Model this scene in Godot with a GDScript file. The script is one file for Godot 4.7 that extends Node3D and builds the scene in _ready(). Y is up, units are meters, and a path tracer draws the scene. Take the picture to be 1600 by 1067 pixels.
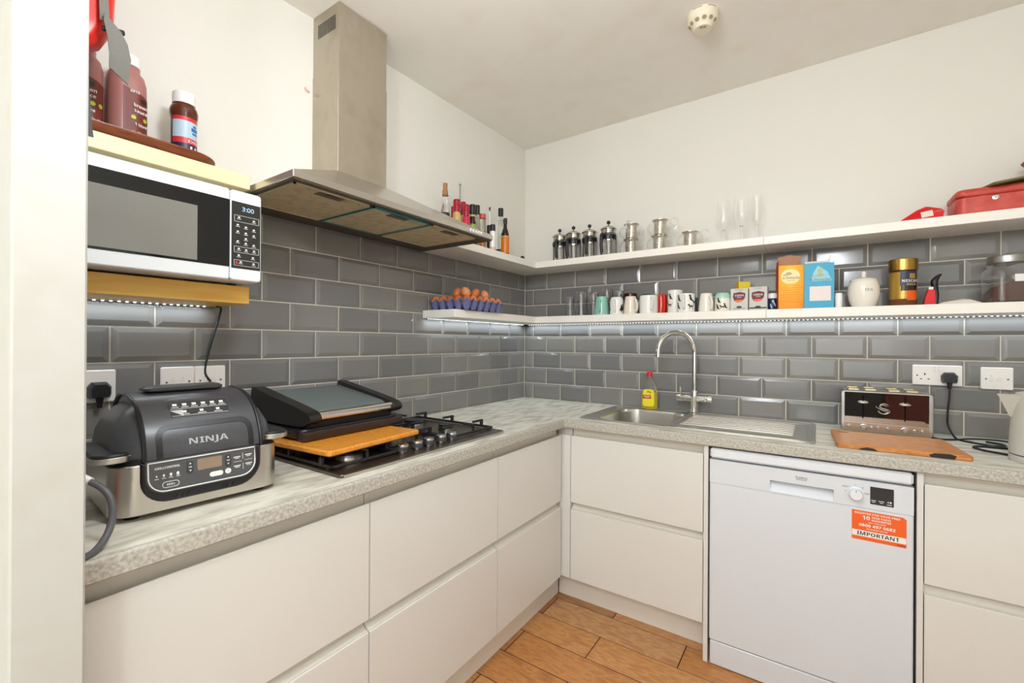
extends Node3D

const YW := 0.9035          # worktop surface
const SH := 1.422           # lower shelf surface
const UP := 1.75            # upper shelf surface
var mats := {}

func _ready():
	# camera
	var cam = Camera3D.new()
	cam.name = "camera"
	cam.keep_aspect = Camera3D.KEEP_HEIGHT
	cam.fov = rad_to_deg(2.0 * atan(533.5 / 694.23))
	cam.near = 0.05
	cam.position = Vector3(1.6064, 1.2692, 2.5008)
	cam.rotation = Vector3(0.0012, 0.5991, 0.0062)
	add_child(cam)
	# environment: a closed room, all light comes from its window, lamp and LED tapes
	var env = Environment.new()
	env.background_mode = Environment.BG_COLOR
	env.background_color = Color(0, 0, 0)
	env.tonemap_mode = Environment.TONE_MAPPER_LINEAR
	env.tonemap_exposure = 0.73
	env.sdfgi_enabled = true
	env.ssao_enabled = true
	env.ssil_enabled = true
	var we = WorldEnvironment.new()
	we.name = "world_environment"
	we.environment = env
	add_child(we)
	# daylight through the window behind the camera
	area_light("window_light", Vector3(1.55, 1.45, 4.5), Vector3(0, 0, 0), Vector2(1.7, 1.5), Color(0.92, 0.972, 1.0), 2.0)
	# two pendant globes: one over the kitchen floor, one behind the camera
	globe_light(Vector3(1.2, 2.12, 2.05), 1.0)
	globe_light(Vector3(1.75, 2.1, 3.3), 1.7)
	make_materials()
	more_materials()
	build_room()
	build_cabinets()
	build_shelves()
	build_hood()
	build_microwave()
	build_hob()
	build_air_fryer()
	build_grill()
	build_sink()
	build_dishwasher()
	build_toaster_kettle()
	build_sockets_cables()
	build_tray_shelf()
	build_oil_bottles()
	build_upper_back()
	build_lower_back()
	build_eggs()
	build_alarm()

func area_light(called, at, rot, size, col, energy):
	var l = AreaLight3D.new()
	l.name = called
	l.position = at
	l.rotation_degrees = rot
	l.area_size = size
	l.light_color = col
	l.light_energy = energy
	l.area_normalize_energy = true
	l.area_range = 12.0
	l.shadow_enabled = true
	add_child(l, true)

func globe_light(at, energy):
	var l = OmniLight3D.new()
	l.name = "pendant_light"
	l.position = at
	l.light_color = Color(0.94, 0.972, 1.0)
	l.light_energy = energy
	l.light_size = 0.11
	l.omni_range = 12.0
	l.omni_attenuation = 2.0
	l.shadow_enabled = true
	add_child(l, true)

# ---------------------------------------------------------------- mesh building
class MB:
	var v := PackedVector3Array()
	var uv := PackedVector2Array()
	var t := Transform3D.IDENTITY
	func tri(a, b, c, ua = Vector2.ZERO, ub = Vector2.ZERO, uc = Vector2.ZERO):
		v.append(t * a); v.append(t * b); v.append(t * c)
		uv.append(ua); uv.append(ub); uv.append(uc)
	func quad(a, b, c, d):      # counter-clockwise from outside, textured upright from a = lower left
		tri(a, b, c, Vector2(0, 1), Vector2(1, 1), Vector2(1, 0))
		tri(a, c, d, Vector2(0, 1), Vector2(1, 0), Vector2(0, 0))
	func face(pts, mid):        # convex face, turned away from mid
		var n = (pts[1] - pts[0]).cross(pts[2] - pts[0])
		var out = n.dot(pts[0] + pts[2] - mid * 2.0) > 0.0
		for i in range(1, pts.size() - 1):
			if out: tri(pts[0], pts[i], pts[i + 1])
			else: tri(pts[0], pts[i + 1], pts[i])
	func settle(start):         # turn a closed shape inside-in
		var m = Vector3.ZERO
		for i in range(start, v.size()): m += v[i]
		m /= maxf(1.0, v.size() - start)
		var s = 0.0
		for i in range(start, v.size(), 3):
			s += (v[i] - m).dot((v[i + 1] - m).cross(v[i + 2] - m))
		if s < 0.0:
			for i in range(start, v.size(), 3):
				var p = v[i + 1]; v[i + 1] = v[i + 2]; v[i + 2] = p
				var q = uv[i + 1]; uv[i + 1] = uv[i + 2]; uv[i + 2] = q
	func box(c: Vector3, s: Vector3, b = 0.0):
		var h = s * 0.5
		b = minf(b, minf(h.x, minf(h.y, h.z)) * 0.95)
		if b <= 0.0:
			for ax in 3:
				for sg in [-1.0, 1.0]:
					var p = []
					for k in [[-1, -1], [1, -1], [1, 1], [-1, 1]]:
						var q = Vector3.ZERO
						q[ax] = sg * h[ax]; q[(ax + 1) % 3] = k[0] * h[(ax + 1) % 3]; q[(ax + 2) % 3] = k[1] * h[(ax + 2) % 3]
						p.append(c + q)
					face(p, c)
			return
		var P = func(sx, sy, sz, ax):
			var q = Vector3(sx * (h.x - b), sy * (h.y - b), sz * (h.z - b))
			q[ax] += [sx, sy, sz][ax] * b
			return c + q
		for ax in 3:
			for sg in [-1, 1]:
				var p = []
				for k in [[-1, -1], [1, -1], [1, 1], [-1, 1]]:
					var s3 = [0, 0, 0]
					s3[ax] = sg; s3[(ax + 1) % 3] = k[0]; s3[(ax + 2) % 3] = k[1]
					p.append(P.call(s3[0], s3[1], s3[2], ax))
				face(p, c)
			for k in [[-1, -1], [1, -1], [1, 1], [-1, 1]]:      # edges along ax
				var a1 = (ax + 1) % 3
				var a2 = (ax + 2) % 3
				var lo = [0, 0, 0]
				lo[ax] = -1; lo[a1] = k[0]; lo[a2] = k[1]
				var hi = lo.duplicate()
				hi[ax] = 1
				face([P.call(lo[0], lo[1], lo[2], a1), P.call(hi[0], hi[1], hi[2], a1), P.call(hi[0], hi[1], hi[2], a2), P.call(lo[0], lo[1], lo[2], a2)], c)
		for sx in [-1, 1]:
			for sy in [-1, 1]:
				for sz in [-1, 1]:
					face([P.call(sx, sy, sz, 0), P.call(sx, sy, sz, 1), P.call(sx, sy, sz, 2)], c)
	func span(a: Vector3, b: Vector3, bev = 0.0):               # a box between two corners
		box((a + b) * 0.5, (b - a).abs(), bev)
	func loft(rings, cap0 = true, cap1 = true, closed = true):
		var st = v.size()
		var n = rings[0].size()
		for i in rings.size() - 1:
			var A = rings[i]
			var B = rings[i + 1]
			for j in (n if closed else n - 1):
				var k = (j + 1) % n
				var u0 = float(j) / n
				var u1 = float(j + 1) / n
				var w0 = 1.0 - float(i) / (rings.size() - 1)
				var w1 = 1.0 - float(i + 1) / (rings.size() - 1)
				tri(A[j], A[k], B[k], Vector2(u0, w0), Vector2(u1, w0), Vector2(u1, w1))
				tri(A[j], B[k], B[j], Vector2(u0, w0), Vector2(u1, w1), Vector2(u0, w1))
		for e in [[cap0, rings[0], false], [cap1, rings[-1], true]]:
			if e[0]:
				var m = Vector3.ZERO
				for p in e[1]: m += p
				m /= n
				for j in n:
					if e[2]: tri(m, e[1][j], e[1][(j + 1) % n])
					else: tri(m, e[1][(j + 1) % n], e[1][j])
		settle(st)
	func lathe(prof, segs = 24, at = Vector3.ZERO, sx = 1.0, sz = 1.0, lobes = 0, amp = 0.0):
		var rings = []
		for p in prof:
			var r = []
			for j in segs:
				var a = TAU * j / segs
				var k = 1.0 + amp * cos(lobes * a)
				r.append(at + Vector3(p[0] * k * cos(a) * sx, p[1], -p[0] * k * sin(a) * sz))
			rings.append(r)
		loft(rings, prof[0][0] > 1e-5, prof[-1][0] > 1e-5)
	func wall(prof, th, segs = 28, at = Vector3.ZERO):           # a thin-walled vessel, open at the top
		var p = prof.duplicate()
		for i in range(prof.size() - 1, -1, -1):
			p.append([maxf(prof[i][0] - th, 0.0), prof[i][1] + (th if i == 0 or prof[i][0] < 0.004 else 0.0)])
		lathe([[0.0, prof[0][1]]] + p + [[0.0, prof[0][1] + th]], segs, at)
	func tube(path, r, segs = 10, caps = true, flat = 1.0):
		var rings = []
		var up = Vector3.UP
		var n = path.size()
		var side = Vector3.ZERO
		for i in n:
			var d = (path[mini(i + 1, n - 1)] - path[maxi(i - 1, 0)]).normalized()
			if i == 0:
				side = d.cross(up if absf(d.y) < 0.9 else Vector3.RIGHT).normalized()
			else:
				side = (side - d * side.dot(d)).normalized()
			var o = side.cross(d).normalized()
			var rr = r[i] if r is Array else r
			var ring = []
			for j in segs:
				var a = TAU * j / segs
				ring.append(path[i] + side * cos(a) * rr + o * sin(a) * rr * flat)
			rings.append(ring)
		loft(rings, caps, caps)
	func prism(poly, z0, z1, bev = 0.0):                         # an outline in x and y, drawn out along z
		var st = v.size()
		var p = PackedVector2Array(poly)
		var area = 0.0
		for i in p.size(): area += p[i].cross(p[(i + 1) % p.size()])
		if area < 0.0: p.reverse()
		var n = p.size()
		var ins = PackedVector2Array()
		for i in n:
			var d0 = (p[i] - p[(i + n - 1) % n]).normalized()
			var d1 = (p[(i + 1) % n] - p[i]).normalized()
			var m = Vector2(-d0.y - d1.y, d0.x + d1.x)
			m = m.normalized() / maxf(0.5, sqrt((1.0 + d0.dot(d1)) * 0.5))
			ins.append(p[i] + m * bev)
		var idx = Geometry2D.triangulate_polygon(ins if bev > 0.0 else p)
		if idx.is_empty() and bev > 0.0:        # the inset crosses itself: leave the edge sharp
			bev = 0.0
			idx = Geometry2D.triangulate_polygon(p)
		var cap = ins if bev > 0.0 else p
		var zz = [z0, z0 + bev, z1 - bev, z1] if bev > 0.0 else [z0, z1]
		for s in zz.size() - 1:
			var pa = cap if s == 0 else p
			var pb = cap if s == zz.size() - 2 else p
			for i in n:
				var k = (i + 1) % n
				var a = Vector3(pa[i].x, pa[i].y, zz[s])
				var b = Vector3(pa[k].x, pa[k].y, zz[s])
				var c = Vector3(pb[k].x, pb[k].y, zz[s + 1])
				var d = Vector3(pb[i].x, pb[i].y, zz[s + 1])
				tri(a, b, c); tri(a, c, d)
		for i in range(0, idx.size(), 3):
			var q = [cap[idx[i]], cap[idx[i + 1]], cap[idx[i + 2]]]
			if (q[1] - q[0]).cross(q[2] - q[0]) < 0.0: q.reverse()
			tri(Vector3(q[0].x, q[0].y, z1), Vector3(q[1].x, q[1].y, z1), Vector3(q[2].x, q[2].y, z1))
			tri(Vector3(q[0].x, q[0].y, z0), Vector3(q[2].x, q[2].y, z0), Vector3(q[1].x, q[1].y, z0))
		settle(st)
	func ball(c, r: Vector3, segs = 16, rows = 10, egg = 0.0):
		var rings = []
		for i in rows + 1:
			var a = PI * i / rows - PI / 2
			var ring = []
			var k = cos(a) * (1.0 - egg * sin(a))
			for j in segs:
				var b = TAU * j / segs
				ring.append(c + Vector3(r.x * k * cos(b), r.y * sin(a), -r.z * k * sin(b)))
			rings.append(ring)
		loft(rings, false, false)
	func text(s, h, font, bend = 0.0, sx = 1.0):                 # lettering in the x y plane, centred, facing +z
		var tm = TextMesh.new()
		tm.text = s
		tm.font = font
		tm.font_size = 48
		tm.pixel_size = h / (0.72 * 48.0)
		tm.depth = 0.0
		tm.curve_step = 1.5
		tm.width = 4000
		var arr = tm.surface_get_arrays(0)
		var vs = arr[Mesh.ARRAY_VERTEX]
		var ids = arr[Mesh.ARRAY_INDEX]
		var q = []
		for p in vs:
			var x = p.x * sx
			if bend > 0.0: q.append(Vector3(bend * sin(x / bend), p.y, bend * cos(x / bend)))
			else: q.append(Vector3(x, p.y, 0.0))
		for i in range(0, ids.size(), 3):
			var a = q[ids[i]]
			var b = q[ids[i + 1]]
			var c = q[ids[i + 2]]
			var n = (b - a).cross(c - a)
			if n.z < 0.0: tri(a, c, b)
			else: tri(a, b, c)
	func patch(w, h, R, segs = 10, at = Vector3.ZERO):           # a label bent round an upright cylinder, facing +z
		for j in segs:
			var x0 = w * (float(j) / segs - 0.5)
			var x1 = w * (float(j + 1) / segs - 0.5)
			var u0 = float(j) / segs
			var u1 = float(j + 1) / segs
			var a = at + Vector3(R * sin(x0 / R), -h / 2, R * cos(x0 / R))
			var b = at + Vector3(R * sin(x1 / R), -h / 2, R * cos(x1 / R))
			var up = Vector3(0, h, 0)
			tri(a, b, b + up, Vector2(u0, 1), Vector2(u1, 1), Vector2(u1, 0))
			tri(a, b + up, a + up, Vector2(u0, 1), Vector2(u1, 0), Vector2(u0, 0))
	func mesh(mat, crease = 40.0):
		var n = v.size() / 3
		var fn = PackedVector3Array()
		var un = PackedVector3Array()
		var at = {}
		for i in n:
			var c = (v[i * 3 + 1] - v[i * 3]).cross(v[i * 3 + 2] - v[i * 3])
			fn.append(c); un.append(c.normalized())
			for k in 3:
				var key = Vector3i((v[i * 3 + k] * 20000.0).round())
				if at.has(key): at[key].append(i)
				else: at[key] = [i]
		var lim = cos(deg_to_rad(crease))
		var vo = PackedVector3Array()
		var no = PackedVector3Array()
		var uo = PackedVector2Array()
		for i in n:
			if fn[i].length_squared() < 1e-22: continue
			for k in [0, 2, 1]:
				var key = Vector3i((v[i * 3 + k] * 20000.0).round())
				var s = Vector3.ZERO
				for j in at[key]:
					if un[i].dot(un[j]) > lim: s += fn[j]
				vo.append(v[i * 3 + k]); uo.append(uv[i * 3 + k])
				no.append(s.normalized() if s.length_squared() > 0.0 else un[i])
		var arr = []
		arr.resize(Mesh.ARRAY_MAX)
		arr[Mesh.ARRAY_VERTEX] = vo
		arr[Mesh.ARRAY_NORMAL] = no
		arr[Mesh.ARRAY_TEX_UV] = uo
		var m = ArrayMesh.new()
		m.add_surface_from_arrays(Mesh.PRIMITIVE_TRIANGLES, arr)
		m.surface_set_material(0, mat)
		return m

func rr(w, h, r, n = 5, cx = 0.0, cy = 0.0):                     # rounded rectangle outline
	var p = PackedVector2Array()
	r = minf(r, minf(w, h) * 0.499)
	for k in 4:
		var c = Vector2((w / 2 - r) * (1 if k in [0, 3] else -1), (h / 2 - r) * (1 if k < 2 else -1))
		for i in n + 1:
			var a = PI / 2 * (k + float(i) / n)
			p.append(c + Vector2(cos(a), sin(a)) * r + Vector2(cx, cy))
	return p

func ring_at(poly, y, dx = 0.0, dz = 0.0):                       # an outline laid flat at height y
	var r = []
	for p in poly: r.append(Vector3(p.x + dx, y, -p.y + dz))
	return r

func flat_t(y = 0.0):                                            # outline plane x y becomes the ground plane, z becomes up
	return Transform3D(Basis(Vector3(1, 0, 0), Vector3(0, 0, -1), Vector3(0, 1, 0)), Vector3(0, y, 0))

func tf(x, y, z, yaw = 0.0, pitch = 0.0, roll = 0.0):
	return Transform3D(Basis.from_euler(Vector3(deg_to_rad(pitch), deg_to_rad(yaw), deg_to_rad(roll))), Vector3(x, y, z))

func curve(pts, n = 8):                                          # a smooth path through points
	var out = []
	for i in pts.size() - 1:
		var a = pts[maxi(i - 1, 0)]
		var d = pts[mini(i + 2, pts.size() - 1)]
		for k in n: out.append(pts[i].cubic_interpolate(pts[i + 1], a, d, float(k) / n))
	out.append(pts[-1])
	return out

# ---------------------------------------------------------------- naming
func tag(o, label, category, group = "", kind = ""):
	o.set_meta("label", label)
	if category: o.set_meta("category", category)
	if group: o.set_meta("group", group)
	if kind: o.set_meta("kind", kind)
	return o

func thing(called, label, category, at = Vector3.ZERO, turn = 0.0, group = ""):
	var o = Node3D.new()
	o.name = called
	o.position = at
	o.rotation_degrees.y = turn
	add_child(o, true)
	return tag(o, label, category, group)

func part(called, mb, mat, parent, crease = 40.0, label = ""):
	var o = MeshInstance3D.new()
	o.name = called
	o.mesh = mb.mesh(mat, crease)
	parent.add_child(o, true)
	if label: o.set_meta("label", label)
	return o

func solo(called, mb, mat, label, category, at = Vector3.ZERO, turn = 0.0, group = "", crease = 40.0):
	var o = part(called, mb, mat, self, crease)
	o.position = at
	o.rotation_degrees.y = turn
	return tag(o, label, category, group)

func structure(called, mb, mat, label = ""):
	var o = part(called, mb, mat, self)
	o.set_meta("kind", "structure")
	if label: o.set_meta("label", label)
	return o

func bx(a, b, bev = 0.0):
	var m = MB.new()
	m.span(a, b, bev)
	return m

func again(o, label, at, turn = 0.0):                            # one more of a thing, with its parts
	var c = o.duplicate()
	add_child(c, true)
	c.position = at
	c.rotation_degrees.y = turn
	c.set_meta("label", label)
	return c

# ---------------------------------------------------------------- materials
var bold: Font
var plain_font: Font
var serif: Font

func col(c, rough = 0.5, metal = 0.0, extra = {}):
	var m = StandardMaterial3D.new()
	m.albedo_color = Color(c) if c is String else c
	m.roughness = rough
	m.metallic = metal
	for k in extra: m.set(k, extra[k])
	return m

func noise_tex(freq, colors, seed_ = 1, octaves = 4, normal = false, strength = 4.0, kind = FastNoiseLite.TYPE_SIMPLEX_SMOOTH, size = 512):
	var n = FastNoiseLite.new()
	n.seed = seed_
	n.noise_type = kind
	n.frequency = freq
	n.fractal_octaves = octaves
	var t = NoiseTexture2D.new()
	t.width = size
	t.height = size
	t.seamless = true
	t.noise = n
	if normal:
		t.as_normal_map = true
		t.bump_strength = strength
	elif colors.size():
		var g = Gradient.new()
		g.offsets = PackedFloat32Array(range(colors.size()).map(func(i): return float(i) / (colors.size() - 1)))
		g.colors = PackedColorArray(colors.map(func(c): return Color(c)))
		t.color_ramp = g
	return t

func tri_mat(m, scale, world = false, offset = Vector3.ZERO):
	m.uv1_triplanar = true
	m.uv1_world_triplanar = world
	m.uv1_scale = scale
	m.uv1_offset = offset
	return m

func glass(tint = Color(1, 1, 1), alpha = 0.02, scale = 0.05):
	var m = StandardMaterial3D.new()
	m.albedo_color = Color(tint.r, tint.g, tint.b, alpha)
	m.transparency = BaseMaterial3D.TRANSPARENCY_ALPHA
	m.roughness = 0.02
	m.refraction_enabled = true
	m.refraction_scale = scale
	return m

func glow(c, e):
	var m = col(c, 0.5)
	m.emission_enabled = true
	m.emission = Color(c)
	m.emission_energy_multiplier = e
	return m

func make_materials():
	var f = SystemFont.new()
	f.font_names = PackedStringArray(["Droid Sans"])
	f.font_weight = 700
	bold = f
	var g = SystemFont.new()
	g.font_names = PackedStringArray(["Droid Sans"])
	plain_font = g
	var s = SystemFont.new()
	s.font_names = PackedStringArray(["Droid Serif"])
	serif = s
	var M = mats
	# painted surfaces
	M.paint = col("e9e5dc", 0.85)
	M.paint.normal_enabled = true
	M.paint.normal_texture = noise_tex(0.02, [], 5, 4, true, 2.0)
	M.paint.normal_scale = 0.25
	tri_mat(M.paint, Vector3.ONE * 1.5, true)
	M.ceiling = tri_mat(col("f6f2ea", 0.9), Vector3.ONE * 1.2, true)
	M.ceiling.albedo_texture = noise_tex(0.004, ["fdfcfa", "ffffff", "fbf8f3"], 3, 3)
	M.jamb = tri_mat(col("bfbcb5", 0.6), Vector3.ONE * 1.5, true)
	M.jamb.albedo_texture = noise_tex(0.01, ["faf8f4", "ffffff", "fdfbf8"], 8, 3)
	M.grout = col("d8d0bf", 0.9)
	for i in 4:
		M["tile%d" % i] = col(["7b7977", "817e7b", "777573", "85827e"][i], 0.13)
	# worktop laminate
	for i in 2:
		var w = tri_mat(col("ffffff", 0.42), Vector3(3.0, 3.0, 0.9) if i == 0 else Vector3(0.9, 3.0, 3.0), true)
		w.albedo_texture = noise_tex(0.012, ["a29c8c", "c0baaa", "d5d0c2", "e4dfd1", "c5bfae"], 21 + i, 6)
		M["worktop%d" % i] = w
	var ed = tri_mat(col("ffffff", 0.5), Vector3.ONE * 3.0, true)
	ed.albedo_texture = noise_tex(0.06, ["908b80", "a9a499", "bdb8ad", "cec9be"], 31, 5)
	M.edge = ed
	M.cab = col("d9d6d0", 0.16)
	M.rail = col("dcd5c9", 0.3)
	M.plinth = col("e6e0d6", 0.3)
	M.dw = col("d4d7dc", 0.25)
	M.dw2 = col("dfe2e7", 0.25)
	M.shelf = col("f2ede4", 0.4)
	M.shelf_edge = col("f0dfae", 0.4)
	M.shelf_wood = tri_mat(col("f2cf7e", 0.4), Vector3(3, 6, 0.8), true)
	M.shelf_wood.albedo_texture = noise_tex(0.006, ["f5cf8a", "fff2cc", "ffe0a0"], 12, 3)
	# floor planks
	for i in 5:
		var p = tri_mat(col(["ffffff", "e0d2c0", "fff4e0", "cdbba6", "f6e2c4"][i], 0.35), Vector3(1.3, 4.5, 4.5), true, Vector3(0.37 * i, 0, 0.61 * i))
		p.albedo_texture = noise_tex(0.012, ["a8774f", "b98458", "c4905f", "d0a070", "b98659", "c58f60"], 41, 5)
		p.roughness = 0.4
		M["plank%d" % i] = p
	M.floor_joint = col("2c1c12", 0.9)
	# metals
	var steel_n = noise_tex(0.03, [], 51, 3, true, 1.5)
	M.steel = tri_mat(col("cbc6be", 0.3, 1.0), Vector3(1, 1, 14), false)
	M.steel.normal_enabled = true
	M.steel.normal_texture = steel_n
	M.steel.normal_scale = 0.15
	M.duct = tri_mat(col("ffffff", 0.38, 0.8), Vector3(1.6, 1.2, 1.6), false)
	M.duct.albedo_texture = noise_tex(0.006, ["b3a997", "b9af9d", "c0b6a5", "bbb1a0", "c4bbab"], 52, 5)
	M.sink = col("c6c2ba", 0.32, 1.0)
	M.bowl = col("9a9890", 0.3, 1.0)
	M.chrome = col("dcdad6", 0.06, 1.0)
	M.mirror = col("a9a39c", 0.04, 1.0)
	M.knob_steel = col("b9b7b3", 0.25, 1.0)
	M.silver = col("c9c0ae", 0.16, 1.0)
	M.mesh = tri_mat(col("ffffff", 0.5, 0.5), Vector3(3, 3, 3), true)
	M.mesh.albedo_texture = noise_tex(0.012, ["c0aa80", "d2bf98", "dccca8", "c9b58c"], 61, 6)
	M.hood_dark = col("54493e", 0.45, 0.3)
	M.gold = col("b58f4a", 0.25, 1.0)
	# plastics and the like
	M.black = col("17161a", 0.35)
	M.black_gloss = col("0c0c0e", 0.08)
	M.black_soft = col("201f20", 0.5)
	M.fryer = tri_mat(col("ffffff", 0.3), Vector3.ONE * 6, false)
	M.fryer.albedo_texture = noise_tex(0.08, ["3a3a3c", "444447", "4c4c50"], 71, 3)
	M.dark_grey = col("3a3a3c", 0.4)
	M.mid_grey = col("5a5a5c", 0.45)
	M.white = col("f0efec", 0.35)
	M.socket = col("efe9e4", 0.3)
	M.mark = col("e8e6e0", 0.6)
	M.ink = col("1c1a1c", 0.6)
	M.red = col("c8141c", 0.3)
	M.dark_red = col("4e1d14", 0.4)
	M.orange_ink = col("ea5f14", 0.5)
	M.glass = glass()
	M.glass_thin = glass(Color(0.98, 1, 0.99), 0.03)
	M.pane = StandardMaterial3D.new()
	M.pane.albedo_color = Color(1, 1, 1, 0.03)
	M.pane.transparency = BaseMaterial3D.TRANSPARENCY_ALPHA
	M.pane.roughness = 0.03
	# wood
	M.bamboo = tri_mat(col("ffffff", 0.4), Vector3(8, 3, 1.6), false)
	M.bamboo.albedo_texture = noise_tex(0.02, ["b8651a", "d88a2c", "e39a3a", "cf7c22", "e8a548"], 81, 3)
	M.plankboard = tri_mat(col("ffffff", 0.45), Vector3(1.5, 4, 9), false)
	M.plankboard.albedo_texture = noise_tex(0.012, ["9a5a2c", "c07a3e", "cf8c4c", "b36c34", "d89a5c"], 82, 5)
	M.tray_wood = tri_mat(col("ffffff", 0.3), Vector3(8, 8, 1.2), false)
	M.tray_wood.albedo_texture = noise_tex(0.015, ["5e2d18", "7a3f22", "8a4a2a", "6a341c"], 83, 4)

# ---------------------------------------------------------------- the room
func ceil_y(x, z): return 2.553 + 0.0104 * x - 0.0272 * z

func tile_mesh(w, h):
	# bevelled metro tile: outline w x h in x y, base at z 0, sloping rim, flat face proud of it
	var m = MB.new()
	var b = minf(0.0145, minf(w, h) * 0.4)
	var rings = []
	for e in [[0.0, 0.0], [0.0, 0.0022], [b, 0.0068], [b + 0.0012, 0.007]]:
		var a = Vector2(w / 2 - e[0], h / 2 - e[0])
		rings.append([Vector3(-a.x, -a.y, e[1]), Vector3(a.x, -a.y, e[1]), Vector3(a.x, a.y, e[1]), Vector3(-a.x, a.y, e[1])])
	m.loft(rings, true, true)
	return m.mesh(mats.tile0, 20.0)

func tile_wall(wall, along, offs, far, basis):
	# rows of half-bonded tiles from the worktop to the underside of the upper shelf
	var rng = RandomNumberGenerator.new()
	rng.seed = 7 if along == 0 else 11
	var pitch = 0.203
	var g = 0.0042
	var cache = {}
	for r in 8:
		var y0 = 0.8998 + 0.1017 * r
		var off = offs[r % 2]
		var edges = [0.004]
		var s = off
		while s < far - 0.02:
			edges.append(s)
			s += pitch
		edges.append(far)
		for i in edges.size() - 1:
			var w = edges[i + 1] - edges[i] - g
			var key = roundi(w * 2000.0)
			if not cache.has(key): cache[key] = tile_mesh(w, 0.1017 - g)
			var t = MeshInstance3D.new()
			t.name = "tile"
			t.mesh = cache[key]
			t.material_override = mats["tile%d" % rng.randi_range(0, 3)]
			wall.add_child(t, true)
			var c = (edges[i] + edges[i + 1]) * 0.5
			var tilt = Basis.from_euler(Vector3(rng.randf_range(-0.004, 0.004), rng.randf_range(-0.004, 0.004), 0))
			t.transform = Transform3D(basis * tilt, (Vector3(c, y0 + 0.05085, 0.0006) if along == 0 else Vector3(0.0006, y0 + 0.05085, c)))

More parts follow.
